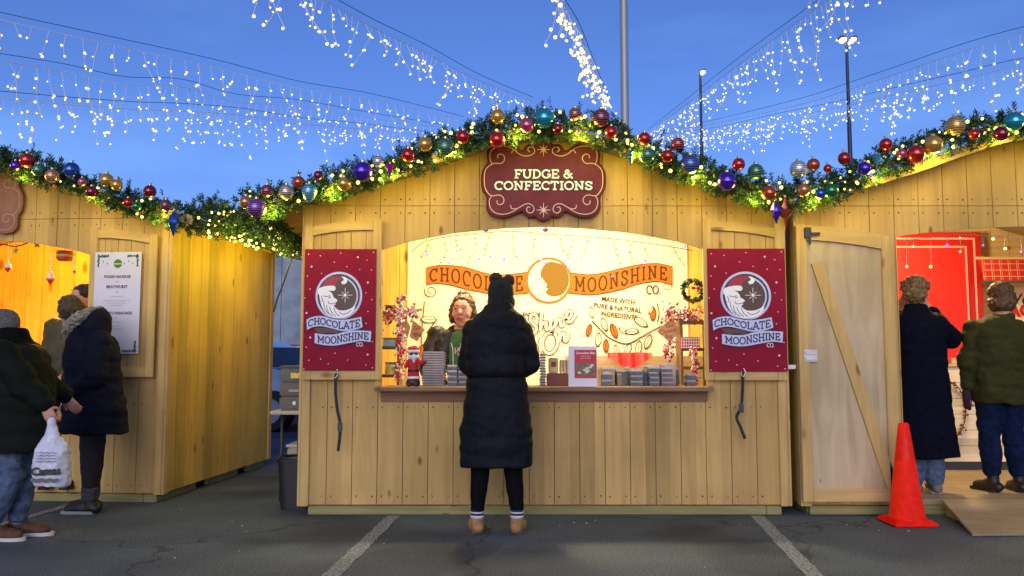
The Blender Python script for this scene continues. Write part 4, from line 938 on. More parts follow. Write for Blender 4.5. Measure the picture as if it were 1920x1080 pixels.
for tx, x_, y_, s_, an in (('MADE WITH', 1159, 564, .068, -7), ('PURE & NATURAL', 1158, 578, .068, -7), ('INGREDIENTS', 1160, 592, .068, -7), ('EAT YOUR', 1000, 590, .05, -2)):
    q = Zb(x_, y_); plain(m, tx, q[0], q[1], s_, yb-.00015*lay[0]-.001, .0016, an, .92)
obj('small_lettering', m, BBR, t, fix=False); lay[0] += 3
script = [[(112,590),(108,650),(104,700)],[(106,690),(114,664),(130,648),(140,652),(138,676),(144,692),(160,682)],[(168,642),(163,676),(172,688),(188,674)],[(196,630),(192,680)],[(193,668),(206,640),(220,630),(226,640),(224,664),(234,672),(246,656)],
          [(250,636),(276,626),(292,600),(284,582),(266,592),(258,620),(266,644),(286,646),(306,622),(316,596)],[(88,632),(78,606),(56,602),(44,626),(58,654),(80,676),(76,708),(48,716),(30,700)],
          [(186,712),(148,716),(122,752),(122,800),(148,834),(180,826),(204,788),(204,742),(184,712),(160,706)],[(112,742),(102,784),(110,824)],[(220,716),(222,768)],[(221,746),(236,716),(250,722),(248,752),(258,762),(270,738),(270,712)]]
for mt, wd in ((BBR, .046), (BAN, .028)):
    m = MB()
    for l in script: bl_(m, [z6(*p) for p in l], wd)
    lay[0] += 1; obj('script_lettering' if mt is BBR else 'script_fill', m, mt, t, fix=False)
pods = [(410,590,74,80,0),(395,697,84,105,1),(486,662,90,70,0),(450,752,92,95,0),(543,700,100,70,1),(496,790,86,90,1),(560,818,80,75,0),(600,700,70,30,0),(650,704,90,-4,0),(702,648,104,32,0),(625,812,88,118,0),(690,800,92,98,0),(746,765,98,112,0),(775,600,88,95,1),(762,578,56,120,0),(845,625,50,-10,0)]
leaf = lambda cx, cy, L, an: [(cx+math.cos(R(an))*L/2*s-math.sin(R(an))*w_*L*.21, cy+math.sin(R(an))*L/2*s+math.cos(R(an))*w_*L*.21) for s, w_ in [(-1,0),(-.6,.75),(0,1),(.6,.75),(1,0),(.6,-.75),(0,-1),(-.6,-.75)]]
m = MB(); bl_(m, [z6(*p) for p in [(412,640),(470,700),(530,750),(620,778),(700,740),(760,706),(830,670)]], .012); bl_(m, [z6(*p) for p in [(800,535),(812,600),(800,650)]], .010); bl_(m, [(796,565),(790,640),(800,660)], .010); bl_(m, [(818,600),(800,625)], .01); obj('twig', m, BBR, t, fix=False); lay[0] += 1
P6 = [([z6(*q) for q in leaf(cx, cy, L, an)], [z6(*q) for q in leaf(cx, cy, L*.78, an)], [z6(*q) for q in leaf(cx, cy, L*.7, an)][0::4], f) for cx, cy, L, an, f in pods]
P6 += [(leaf(804,599,32,4), leaf(804,599,27,4), leaf(804,599,24,4)[0::4], 0), (leaf(788,660,30,110), leaf(788,660,25,110), leaf(788,660,20,110)[0::4], 1)]
for o_, i_, mid, f in P6:
    pd = bp_('cocoa_pod', o_, BBR, t, 3); bp_('fill', i_, BOR if f else BAN, pd, 3); m = MB(); bl_(m, mid, .006, 0); obj('rib', m, BBR, pd, fix=False)

# ---------------------------------------------------------------- coloured lamp string inside the opening
yi = Y0+.12
t = thing('hanging_lamp_string', 'dark icicle light string with violet lamps inside the middle opening', 'string lights', pl(1000, 450, yi))
top = [(772,472),(800,452),(870,440),(960,434),(1040,440),(1130,446),(1230,458),(1300,470)]
m = MB(); m.tube([pl(x, y, yi) for x, y in cr(top, 5)], .003, 5); random.seed(21); B = {'p': [], 'g': [pl(800, 449, yi-.01)]}
tt = sorted(top)
for x, n in ((803,3),(828,5),(855,3),(890,5),(922,4),(962,5),(1008,4),(1042,4),(1075,4),(1108,4),(1142,5),(1178,4),(1212,4),(1262,3)):
    y = lin(tt, x); p = [(x, y)]; s = random.choice((-1, 1))
    for k in range(n): x += s*random.uniform(-3, 8)+random.uniform(-3, 3); y += random.uniform(8, 13); p.append((x, y))
    m.tube([pl(u, v, yi) for u, v in p], .0028, 4)
    for q in p[1:]: m.ball(pl(q[0]+2, q[1], yi), .006, 5)
obj('wires', m, WIRE_D, t, fix=False)
put_bulbs([pl(a, b, yi-.01) for a, b in ((801,477),(857,471),(842,492),(898,486),(919,481),(945,486),(1015,487),(1023,492),(1065,503),(1148,518),(1211,490),(1285,462))], bulb_mesh('lamp', .010, PURP), t)
put_bulbs(B['g'], bulb_mesh('lamp', .016, GREENL), t)
for x in (911, 1023):
    m = MB(); q = pl(x, 431, Y0-.03); m.ball(q, .022, 12, (1, .6, .8)); m.tube([q, q+Vector((0, .03, .03))], .004, 5)
    tag(obj('cable_clip', m, mat('mauve_clip', (.25, .18, .28), .4), smooth=True), 'small mauve knob on the opening edge %s' % ('left of the maroon sign' if x < 1000 else 'right under the middle of the maroon sign'), 'knob')

# ---------------------------------------------------------------- goods on the middle counter
CLR = mat('clear_box_plastic', (.26, .27, .26), .12, coat=.5); SLAT = mat('slate_box', (.045, .06, .095), .35, noise_s=20, amt=.4); SLV = mat('grey_mauve_box', (.09, .075, .10), .35, noise_s=16, amt=.4); DKR = mat('dark_red_tray', (.12, .02, .015), .5)
CRB = mat('pale_carton', (.42, .33, .18), .6, noise_s=12, amt=.3)
ORD = ['bottom', 'second', 'third', 'fourth', 'fifth', 'sixth', 'seventh', 'eighth', 'ninth', 'tenth', 'eleventh', 'twelfth', 'thirteenth', 'fourteenth', 'fifteenth', 'sixteenth', 'seventeenth', 'eighteenth']
def stack(x0, x1, ytop, n, yd, dep, mt, where, gap=.0035, lidm=None):
    a, b = pl(x0, 713, yd), pl(x1, ytop, yd); z = ZC-.003; h = (b.z-z)/n
    proto = None
    for k in range(n):
        p = Vector(((a.x+b.x)/2, yd+dep/2, z+h*k)); lab = '%s flat box %s' % (ORD[k]+(' lowest' if k else ''), where)
        if proto is None:
            t = thing('fudge_box', lab, 'box', p, 'flat boxes stacked on the middle counter')
            m = MB(); m.bbox((a.x, yd, z), (b.x, yd+dep, z+h*.62), .003); o1 = obj('tray', m, mt, t)
            m = MB(); m.bbox((a.x+.004, yd+.004, z+h*.64), (b.x-.004, yd+dep-.004, z+h-gap*.4), .003); o2 = obj('lid', m, lidm or CLR, t); proto = (t, o1, o2)
        else:
            t = proto[0].copy(); COL.objects.link(t); t.location = p+Vector((random.uniform(-.004, .004), random.uniform(-.004, .004), 0)); t['label'] = lab
            for c in proto[1:]: d = c.copy(); COL.objects.link(d); d.parent = t
random.seed(9)
stack(791, 834, 659, 14, Y0+.08, .15, SLV, 'in the tall stack beside the bearded figurine')
stack(838, 858, 684, 4, Y0+.10, .13, SLAT, 'in the low stack right of the tall stack')
stack(859, 878, 686, 4, Y0+.10, .13, SLAT, 'in the low stack at the customer\'s left')
stack(1012, 1024, 662, 12, Y0+.08, .10, SLAT, 'in the narrow tower at the customer\'s right side')
stack(1128, 1148, 698, 2, Y0+.08, .12, SLAT, 'in the pair right of the framed card')
stack(1182, 1206, 693, 3, Y0+.08, .12, SLAT, 'in the stack under the red cloth')
stack(1217, 1237, 688, 4, Y0+.08, .14, SLAT, 'in the four-box stack near the counter\'s right end')
stack(1240, 1262, 689, 4, Y0+.09, .14, SLV, 'in the mauve stack near the counter\'s right end')
stack(1288, 1306, 700, 2, Y0+.08, .12, SLAT, 'in the last pair at the right end of the counter')
def carton(x0, x1, yt, ybm, yd, dep, mt, nm, label, cat, extra=None):
    a, b = pl(x0, ybm, yd), pl(x1, yt, yd); z = ZC-.003 if ybm > 712 else a.z
    t = thing(nm, label, cat, ((a.x+b.x)/2, yd+dep/2, z)); m = MB(); m.bbox((a.x, yd, z), (b.x, yd+dep, b.z), .006); obj('body', m, mt, t)
    if extra: extra(t, a, b, z, yd)
    return t
def band(t, a, b, z, yd):
    m = MB(); m.bbox((a.x+(b.x-a.x)*.25, yd-.003, z+(b.z-z)*.42), (a.x+(b.x-a.x)*.75, yd-.0005, z+(b.z-z)*.75), .001); obj('stamp', m, DKR, t)
def lid(t, a, b, z, yd):
    m = MB(); m.bbox((a.x-.004, yd-.004, b.z+.0005), (b.x+.004, yd+.12, b.z+.014), .003); obj('lid', m, CLR, t)
carton(1026, 1066, 700, 714, Y0+.07, .16, DKR, 'display_tray', 'low dark red tray between the narrow box tower and the framed card', 'tray')
carton(1029, 1047, 671, 699.6, Y0+.10, .1, CRB, 'paper_carton', 'pale carton with a dark red stamp on the red tray', 'box', band)
for i, x in enumerate((1050, 1056, 1062)): carton(x, x+5, 674, 699.6, Y0+.10, .1, CRB, 'slim_packet', ('left', 'middle', 'right')[i]+' one of three slim pale packets standing on the red tray', 'packet')
carton(1122, 1128, 690, 714, Y0+.10, .12, CRB, 'paper_carton', 'narrow pale carton touching the right side of the framed card', 'box')
for i, (x, w_, yt, mt) in enumerate(((1129, 24, 693, CRB), (1156, 22, 697, SLV), (1184, 24, 695, CLR), (1209, 27, 689, CRB), (1241, 26, 686, CLR))):
    pos = ('just right of the framed card', 'left of the middle of the counter end', 'in the middle below the red cloth', 'right of the middle below the red cloth', 'behind the mauve box stack')[i]
    carton(x, x+w_, yt, 714, Y0+.24, .12, mt, 'sweet_box', 'lidded box of sweets '+pos, 'box', lid)
random.seed(77); PK = [mat('packet_gold', (.45, .30, .06), .3), mat('packet_olive', (.16, .15, .05), .35), mat('packet_pink', (.45, .20, .18), .4), mat('packet_dark', (.05, .03, .03), .3), CRB, SLAT]
for i in range(30):
    x = 1124+i*4.9+random.uniform(-1, 1); yd = Y0+random.choice((.17, .30, .38)); a, b = pl(x, 713, yd), pl(x+random.uniform(6, 10), random.uniform(686, 702), yd); z = ZC-.003
    t = thing('wrapped_packet', 'small wrapped packet in the cluttered rows between and behind the flat boxes', 'packet', ((a.x+b.x)/2, yd, z), 'wrapped packets on the middle counter')
    m = MB(); m.bbox((a.x, yd, z), (b.x, yd+.035, b.z-.012), .006); ob = obj('packet_body', m, PK[i*7 % 6], t); m = MB(); m.bbox((a.x+.002, yd+.012, b.z-.011), (b.x-.002, yd+.018, b.z), .001); obj('crimp', m, CLR, t)
# red cloth / bow in front of the backdrop
m = MB(); a, b = pl(1139, 681, Y0+1.2), pl(1222, 661, Y0+1.2); K = 20; vs = []
for i in range(K+1):
    f = i/K; dz = .5*math.sin(f*math.pi)
    vs += [(a.x+(b.x-a.x)*f, Y0+1.2+.02*math.sin(f*22), b.z), (a.x+(b.x-a.x)*f, Y0+1.16+.03*math.sin(f*22), b.z-(b.z-a.z)*(.5+1.0*math.sin(f*math.pi)**1.5))]
m.add(vs+[(v[0], v[1]+.008, v[2]) for v in vs], [(2*i, 2*i+2, 2*i+3, 2*i+1) for i in range(K)]+[(2*K+2+2*i, 2*K+3+2*i, 2*K+5+2*i, 2*K+4+2*i) for i in range(K)])
REDC = mat('red_cloth', (.62, .02, .015), .6); o = obj('red_drape', m, REDC, fix=False, smooth=True); tag(o, 'bright red cloth draped over the rear table under the cocoa pod print', 'cloth')
m = MB(); m.bbox((a.x-.35, Y0+1.26, ZC-.04), (b.x+.5, Y0+1.7, b.z-.03)); 
t = thing('rear_table', 'pale serving table behind the counter, under the red cloth', 'table', ((a.x+b.x)/2, Y0+1.4, ZB)); obj('top', m, WI, t)
for xx in (a.x-.33, b.x+.45):
    for yy in (Y0+1.2, Y0+1.64): m = MB(); m.bbox((xx, yy, ZB+.03), (xx+.05, yy+.05, ZC-.042)); obj('leg', m, WI, t)
# framed card
yd = Y0-.04; a, b = pl(1066, 717, yd), pl(1119, 649, yd); z = ZC-.003
t = thing('framed_card', 'small white-framed red notice with a photo, standing on the middle counter', 'sign', ((a.x+b.x)/2, yd, z))
m = MB(); m.bbox((a.x, yd, z), (b.x, yd+.02, b.z), .004); obj('frame', m, mat('white_frame', (.62, .62, .74), .4), t)
ix0, ix1, iz0, iz1 = pl(1073, 0, yd).x, pl(1113, 0, yd).x, pl(0, 709, yd).z, pl(0, 656, yd).z
m = MB(); m.box((ix0, yd-.003, iz0), (ix1, yd-.0008, iz1)); obj('card', m, mat('card_red', (.42, .015, .03), .5), t)
m = MB(); plain(m, 'Chocolate Bliss', (ix0+ix1)/2, iz1-.024, .0235, yd-.004, .0006); plain(m, 'made by hand', (ix0+ix1)/2, iz1-.048, .013, yd-.004); plain(m, 'one pound box', (ix0+ix1)/2, iz1-.063, .013, yd-.004); obj('lettering', m, mat('card_pink', (.85, .6, .6), .5), t, fix=False)
m = MB(); m.box((ix0+.014, yd-.0048, iz0+.022), (ix1-.014, yd-.0035, iz0+.112)); ph = obj('photo', m, mat('card_photo', (.10, .09, .05), .4, noise_s=60, amt=.9), t)
m = MB(); random.seed(2)
for i in range(7):
    cx, cz = random.uniform(ix0+.03, ix1-.03), random.uniform(iz0+.035, iz0+.1); m.prism([(cx+.014*math.cos(j), cz+.010*math.sin(j)) for j in (0, 1, 2, 3, 4, 5)], yd-.0058-.0001*i, yd-.0052-.0001*i)
obj('fudge_piece', m, mat('card_cream', (.62, .58, .42), .5), ph, fix=False)
# bearded figurine in red
q = pl(774, 716, Y0+.02); k = (pl(774, 716, Y0+.02)-pl(774, 636, Y0+.02)).length; bx, by, bz = q.x, Y0+.05, ZC-.003
t = thing('bearded_figurine', 'small white-bearded figurine in red coat, red cap and sunglasses on the counter', 'figurine', (bx, by, bz))
FR_ = mat('felt_red', (.38, .01, .02), .8, noise_s=60); FW = mat('felt_white', (.62, .60, .72), .85, noise_s=60); FB = mat('felt_black', (.008, .006, .012), .5)
m = MB(); m.loft([(bx, by, bz+.002, .050, .04), (bx, by, bz+.03, .054, .043), (bx, by, bz+.055, .047, .037)], 20)
for s in (-1, 1): m.cap((bx+s*.025, by-.02, bz+.014), .019, (bx+s*.028, by-.045, bz+.012), .017)
obj('boots', m, FB, t, smooth=True)
m = MB(); m.loft([(bx, by, bz+.056, .048, .038), (bx, by, bz+.085, .046, .037), (bx, by, bz+.15, .04, .033), (bx, by, bz+.2, .046, .032), (bx+.005, by, bz+.215, .03, .025)], 20); m.chain([(bx+.035, by-.01, bz+.195), (bx+.065, by-.03, bz+.175), (bx+.085, by-.04, bz+.195)], [.02, .018, .014]); m.chain([(bx-.035, by-.01, bz+.19), (bx-.055, by-.02, bz+.16), (bx-.05, by-.05, bz+.15)], [.018, .016, .014])
obj('coat', fuse(m, .005), FR_, t, smooth=True)
m = MB(); m.loft([(bx, by, bz+.056, .052, .042), (bx, by, bz+.066, .054, .044), (bx, by, bz+.076, .05, .041)], 20); obj('coat_trim', m, FW, t, smooth=True)
m = MB(); m.loft([(bx, by, bz+.112, .045, .037), (bx, by, bz+.130, .043, .036)], 20); obj('belt', m, FB, t, smooth=True)
m = MB(); m.ball((bx, by, bz+.245), .042, 18); obj('head', m, mat('figurine_skin', (.45, .25, .18), .6), t, smooth=True)
m = MB(); m.cap((bx+.008, by-.03, bz+.225), .026, (bx+.006, by-.032, bz+.185), .008); m.ball((bx-.024, by-.015, bz+.225), .022); m.ball((bx+.03, by-.015, bz+.225), .02); obj('beard', fuse(m, .004), FW, t, smooth=True)
m = MB(); m.loft([(bx, by, bz+.258, .047, .045), (bx, by, bz+.268, .049, .047), (bx, by, bz+.277, .044, .043)], 20); obj('cap_trim', m, FW, t, smooth=True)
m = MB(); m.loft([(bx, by, bz+.272, .042, .041), (bx+.006, by, bz+.292, .032, .032), (bx+.015, by, bz+.305, .012, .012)], 20); m.chain([(bx+.012, by, bz+.296), (bx-.03, by, bz+.290), (bx-.046, by, bz+.262)], [.016, .013, .008]); obj('cap', fuse(m, .004), FR_, t, smooth=True)
m = MB()
for s in (-1, 1): m.ball((bx+.006+s*.017, by-.041, bz+.248), .012, 10, (1.1, .5, .8))
m.tube([(bx-.01, by-.044, bz+.252), (bx+.022, by-.044, bz+.252)], .003, 5); obj('sunglasses', m, FB, t, smooth=True)
# berry sprays on the uprights
BER = mat('red_berry', (.55, .02, .03), .3, coat=.4); BEW = mat('pale_berry', (.82, .66, .60), .4)
def berries(label, ctrl, y, n, sp, seed):
    random.seed(seed); P = [pl(a, b, y) for a, b in cr(ctrl, 8)]; t = thing('berry_garland', label, 'garland', P[-1]); m = MB(); m.tube(P, .004, 5); obj('stem', m, mat('stem', (.05, .04, .02), .8), t)
    for nm, mt in (('red_berries', BER), ('pale_berries', BEW)):
        m = MB()
        for i in range(n):
            p = random.choice(P)+Vector((random.gauss(0, sp), random.gauss(0, sp*.6), random.gauss(0, sp))); m.ball(p, random.uniform(.008, .013), 7)
        o = obj(nm, m, mt, t, smooth=True); o['kind'] = 'stuff'
berries('red and white berry garland down the left inside edge of the opening', [(753,560),(747,600),(752,650),(746,712)], Y0+.3, 110, .02, 31)
berries('red and white berry spray across the left corner of the opening', [(722,600),(745,585),(770,588),(778,578)], Y0+.5, 80, .028, 32)
berries('red and white berry spray on the shelf at the right of the opening', [(1250,588),(1275,585),(1308,596)], Y0+.8, 120, .035, 33)
berries('red and white berry garland at the right inside edge of the counter', [(1300,655),(1304,680),(1303,712)], Y0+.5, 70, .018, 34)
berries('low red berry spray behind the beige pennant on the right', [(1262,640),(1250,655),(1256,672)], Y0+.9, 40, .02, 35)
# pennants
PEN = mat('kraft_pennant', (.62, .42, .20), .7, noise_s=10, amt=.15)
def flat(nm, label, cat, pts, y, mt, sm=0, txt=None):
    t = thing(nm, label, cat, pl(pts[0][0], pts[0][1], y)); m = MB(); m.prism([(pl(a, b, y).x, pl(a, b, y).z) for a, b in (cr(pts+[pts[0]], sm)[:-1] if sm else pts)], y, y+.008); obj('panel', m, mt, t)
    if txt:
        m = MB(); 
        for s_, x, yy, sz, an in txt: q = pl(x, yy, y); plain(m, s_, q.x, q.z, sz, y-.002, .001, an)
        obj('lettering', m, mat('pennant_red_ink', (.45, .08, .03), .6), t, fix=False)
    return t
flat('paper_cone', 'beige folded paper pennant standing behind the bearded figurine', 'pennant', [(752,585),(770,612),(764,634),(752,636)], Y0+.55, PEN)
flat('kraft_pennant', 'beige diamond pennant with red writing left of the shop worker', 'pennant', [(774,600),(797,618),(782,640),(768,632)], Y0+.9, PEN, 0, [('Go', 782, 615, .05, 15), ('Big', 783, 627, .05, 15)])
flat('kraft_pennant', 'beige diamond pennant with red writing at the right of the backdrop', 'pennant', [(1262,592),(1272,625),(1256,642),(1231,621)], Y0+.9, PEN, 0, [('Go', 1255, 610, .055, 12), ('Choco', 1252, 621, .055, 12), ('Big', 1254, 631, .055, 12)])
# shelves at the two ends
def shelf(label, x0, x1, ys, y, dep=.25):
    a, b = pl(x0, ys[0], y), pl(x1, ys[-1], y); t = thing('shelf_unit', label, 'shelf', ((a.x+b.x)/2, y+dep/2, ZB+.03))
    for yy in ys: z = pl(x0, yy, y).z; m = MB(); m.bbox((a.x, y, z-.012), (b.x, y+dep, z+.012), .003); obj('shelf_board', m, mat('walnut_shelf', (.16, .08, .035), .5), t)
    for xx in (a.x-.018, b.x): m = MB(); m.bbox((xx, y, ZB+.032), (xx+.018, y+dep, max(a.z, b.z)+.03), .003); obj('upright', m, mat('walnut_shelf', (0, 0, 0)), t)
shelf('brown shelf unit inside the left end of the opening', 700, 744, [586, 652, 705], Y0+.62)
shelf('brown shelf unit inside the right end of the opening', 1280, 1330, [604, 655, 690], Y0+.75)
carton(722, 741, 591-16, 585, Y0+.64, .18, DARKM, 'dark_tin', 'dark tin on the upper left shelf', 'tin', lid)
carton(718, 742, 636, 651, Y0+.64, .18, mat('aqua_box', (.35, .62, .66), .4), 'aqua_box', 'aqua blue box on the middle left shelf', 'box', lid)
carton(722, 740, 682, 704, Y0+.64, .18, mat('yellow_bag', (.75, .60, .18), .5, noise_s=40, amt=.5), 'sweet_bag', 'yellow bag of sweets at the left end of the counter', 'bag', lid)
t = flat('checked_cloth', 'red and white checked cloth hanging from the right-hand shelf', 'cloth', [(1276,632),(1312,632),(1312,654),(1276,654)], Y0+.72, REDC)
m = MB(); 
for i in range(8): q0, q1 = pl(1278+i*4.6, 633, Y0+.714), pl(1278+i*4.6, 653, Y0+.714); m.ribbon([(q0.x, q0.z), (q1.x, q1.z)], .007, Y0+.716-.0002*i)
for i in range(4): q0, q1 = pl(1277, 635+i*5.4, Y0+.71), pl(1311, 635+i*5.4, Y0+.71); m.ribbon([(q0.x, q0.z), (q1.x, q1.z)], .007, Y0+.711-.0002*i)
obj('check_stripes', m, PWHT, t, fix=False)
# small wreath
t = thing('small_wreath', 'small green wreath with a red bow at the right inside the opening', 'wreath', pl(1300, 560, Y0+.7)); c_ = pl(1300, 545, Y0+.7); m = MB(); random.seed(12)
for i in range(70): an = 2*math.pi*i/70; d = Vector((math.cos(an), 0, math.sin(an))); sprig(m, c_+d*.07, d+Vector((random.gauss(0, .8), random.gauss(0, .8), random.gauss(0, .8))), .04, 9, .03)
obj('needles', m, [FIR, FIR2], t, fix=False); m = MB(); q = pl(1305, 540, Y0+.66)
for s in (-1, 1): m.ball(q+Vector((s*.02, 0, 0)), .02, 10, (1, .5, .7))
obj('bow', m, BER, t, smooth=True)

# ---------------------------------------------------------------- interior lamps
def lamp(label, p, watts, col, r=.09):
    t = thing('ceiling_lamp', label, 'lamp', p); m = MB(); m.lathe([(.02, .10), (.03, .06), (.10, .03), (.11, 0), (.10, .002)], p, 20); obj('shade', m, WHITE, t, smooth=True)
    m = MB(); m.ball(Vector(p)+Vector((0, 0, -.02)), .045, 14); obj('lamp_bulb', m, mat('shop_lamp_glass', (.9, .8, .6), .4, emit=(1, .8, .5), es=6), t, smooth=True)
    ld = bpy.data.lights.new('shop_lamp_light', 'POINT'); ld.energy = watts; ld.color = col; ld.shadow_soft_size = r; o = bpy.data.objects.new('shop_lamp_light', ld); COL.objects.link(o); o.location = FR @ (Vector(p)+Vector((0, 0, -.14)))
lamp('shaded ceiling lamp over the left half of the middle counter', (XL+1.2, Y0+1.05, 2.42), 115, (1, .80, .44)); lamp('shaded ceiling lamp over the right half of the middle counter', (XL+2.5, Y0+1.05, 2.42), 165, (1, .84, .50))
FR = FL; lamp('shaded ceiling lamp inside the left-hand hut', (-1.5, 1.2, 2.4), 230, (1, .60, .08)); lamp('second shaded ceiling lamp deeper in the left-hand hut', (-.75, 1.5, 2.35), 40, (1, .62, .12)); FR = Matrix.Identity(4)
lamp('shaded ceiling lamp just inside the right-hand doorway', (XR+1.6, Y0+1.1, 2.42), 130, (1, .74, .36))

# ---------------------------------------------------------------- left-hand hut interior
FR = FL
ySl = .25
def hang(label, px, py, r, kind, ytop):
    q = pl(px, py, ySl); s = (pl(px+r, py, ySl)-q).length; t = thing('hanging_decoration', label, 'ornament', q)
    m = MB()
    if kind == 'drum': m.lathe([(s*.2, s*.9), (s*1.3, s*.8), (s*1.35, s*.25)], q, 16); obj('upper_part', m, BER, t, smooth=True); m = MB(); m.lathe([(s*1.36, s*.24), (s*1.36, -s*.2)], q, 16); obj('green_band', m, mat('lime_felt', (.35, .60, .08), .6), t); m = MB(); m.lathe([(s*1.35, -s*.21), (s*1.1, -s*.8), (s*.2, -s*.9)], q, 16); obj('lower_part', m, BER, t, smooth=True)
    elif kind == 'star':
        for k in range(5): an = R(90+72*k); m.ribbon([(q.x, q.z), (q.x+s*math.cos(an), q.z+s*math.sin(an))], lambda f: s*.7*(1-f)+.002, q.y-.001*k, dp=.0)
        m.ball(q, s*.4, 8); obj('body', m, mat('lime_felt', (.35, .60, .08), .6) if 'green' in label else BER, t, fix=False)
    else:
        m.lathe([(s*.15, s*1.2), (s*.5, s*.7), (s*.7, 0), (s*.9, -s*.3)], q, 12); obj('upper_part', m, BEW, t, smooth=True); m = MB(); m.lathe([(s*.9, -s*.32), (s*.55, -s*.8), (s*.05, -s*1.5)], q, 12); obj('lower_part', m, BER, t, smooth=True)
    m = MB(); m.tube([q+Vector((0, 0, s)), pl(px, ytop, ySl)], .003, 4); obj('thread', m, WIRE_W, t)
hang('red drum-shaped decoration with green band in the left-hand opening corner', 122, 480, 11, 'drum', 452)
hang('white and red drop decoration at the left edge of the left-hand opening', 15, 500, 7, 'drop', 440)
hang('small white and red decoration on a long thread in the left-hand opening', 95, 520, 9, 'drop', 446)
hang('green star decoration near the top of the left-hand opening', 70, 458, 9, 'star', 444)
hang('red star decoration left of the green star in the left-hand opening', 30, 470, 8, 'star', 440)
hang('small red star decoration below the red drum decoration', 140, 510, 5, 'star', 470)
m = MB(); m.tube([pl(a, b, .2) for a, b in cr([(-40,470),(0,458),(30,462),(60,452)], 6)], .006, 5); t = thing('decoration_string', 'thin red string sagging across the left-hand opening', 'string', pl(0, 458, .2)); obj('cord', m, BER, t)
for i, (x, y, h) in enumerate(((75, 690, 36), (88, 692, 28))):
    q = pl(x, y, -.09); z = ZC-.003; hh = h/231; t = thing('paper_cup', ('taller' if i == 0 else 'shorter')+' paper cup on the left-hand counter beside the navy coat', 'cup', (q.x, -.09, z)); m = MB(); m.lathe([(.028, z), (.040, z+hh), (.036, z+hh), (.025, z+.006)], (q.x, -.09, 0), 18); obj('body', m, mat('cup_paper', (.72, .50, .30), .6), t, smooth=True, auto=40)
    m = MB(); m.lathe([(.034, z+hh*.35), (.041, z+hh*.75)], (q.x, -.09, 0), 18); obj('sleeve', m, REDC, t, smooth=True)
FR = Matrix.Identity(4)

# ---------------------------------------------------------------- right-hand hut interior
RW = mat('red_quilted_panel', (.62, .010, .006), .6, noise_s=14, amt=.25, bump=.8); RTR = mat('red_trim', (.42, .008, .008), .4); PINKT = mat('pale_red_trim', (.75, .30, .25), .5)
yr = Y0+D-.25
a, b = pl(1640, 690, yr), pl(1836, 436, yr)
t = thing('red_door_panel', 'tall bright red panel in a layered red frame on the right-hand back wall', 'panel', ((a.x+b.x)/2, yr, a.z)); m = MB(); m.bbox((a.x, yr, a.z), (b.x, yr+.03, b.z)); obj('panel', m, RW, t)
for i, (o_, mt) in enumerate(((.0, RTR), (.055, PINKT), (.08, RTR), (.14, PINKT))):
    wdt = .05 if mt is RTR else .02; m = MB(); yy = yr-.02+.003*i; m.bbox((b.x-o_-wdt, yy, a.z), (b.x-o_, yr-.001, b.z-o_), .002); obj('frame_upright', m, mt, t); m = MB(); m.bbox((a.x, yy, b.z-o_-wdt), (b.x-o_-wdt-.001, yr-.001, b.z-o_), .002); obj('frame_top', m, mt, t)
yc = Y0+1.75; a, b = pl(1600, 872, yc), pl(2100, 688, yc)
t = thing('sales_counter', 'whitewashed board counter inside the right-hand hut', 'counter', (3.9, yc, ZB+.03)); m = MB(); nb = 6
for i in range(nb): z0_ = ZB+.11+(b.z-ZB-.11)*i/nb; m.bbox((a.x, yc, z0_+.002), (b.x, yc+.02, ZB+.11+(b.z-ZB-.11)*(i+1)/nb-.002), .002)
obj('front_boards', m, WC, t, fix=False); m = MB(); m.bbox((a.x, yc-.02, b.z+.001), (b.x, yc+.45, b.z+.03)); obj('worktop', m, WI, t); m = MB(); m.box((a.x, yc+.03, ZB+.032), (b.x, yc+.05, b.z-.001)); obj('plinth', m, DARKM, t)
random.seed(41); t = thing('berry_wreath', 'thin twig wreath of dark red berries on the front of the whitewashed counter', 'wreath', pl(1793, 826, yc)); m = MB(); cq = pl(1778, 768, yc-.03)
for i in range(150): an = random.uniform(0, 2*math.pi); rr = random.gauss(.27, .022); m.ball(cq+Vector((rr*.62*math.cos(an), random.uniform(-.01, .01), rr*math.sin(an))), random.uniform(.006, .011), 6)
o = obj('berries', m, mat('dark_berry', (.16, .03, .02), .4), t, smooth=True); o['kind'] = 'stuff'
m = MB(); m.tube([cq+Vector((.27*.62*math.cos(R(x)), 0, .27*math.sin(R(x)))) for x in range(0, 361, 12)], .005, 5); obj('twig_ring', m, mat('stem', (0, 0, 0)), t)
PLD = mat('plaid_red', (.50, .012, .015), .7); yv = Y0+2.0
a, b = pl(1838, 526, yv), pl(2100, 487, yv); t = thing('plaid_valance', 'red plaid valance across the back of the right-hand hut', 'cloth', (a.x+.5, yv, a.z)); m = MB()
m.prism([(a.x, b.z), (b.x, b.z), (b.x, a.z), (a.x+.05, a.z)], yv, yv+.02); obj('cloth', m, PLD, t); m = MB(); q = 0
for i in range(16):
    x = a.x+.03+i*.085
    for dx, wd in ((0, .006), (.018, .003)): q += 1; m.ribbon([(x+dx+.01, a.z+.003), (x+dx, b.z-.003)], wd, yv-.001-.0001*q)
for zz in (.2, .5, .8): q += 1; m.ribbon([(a.x+.04, a.z+(b.z-a.z)*zz), (b.x-.01, a.z+(b.z-a.z)*zz)], .006, yv-.001-.0001*q)
obj('plaid_lines', m, mat('plaid_cream', (.70, .42, .25), .7), t, fix=False); m = MB(); m.bbox((a.x+.03, yv-.012, a.z-.025), (b.x, yv+.03, a.z-.002)); obj('lower_rod', m, mat('green_paint', (0, 0, 0)), t)
m = MB(); m.bbox((a.x-.03, yv-.012, b.z+.002), (b.x, yv+.03, b.z+.03)); obj('upper_rail', m, WI, t)
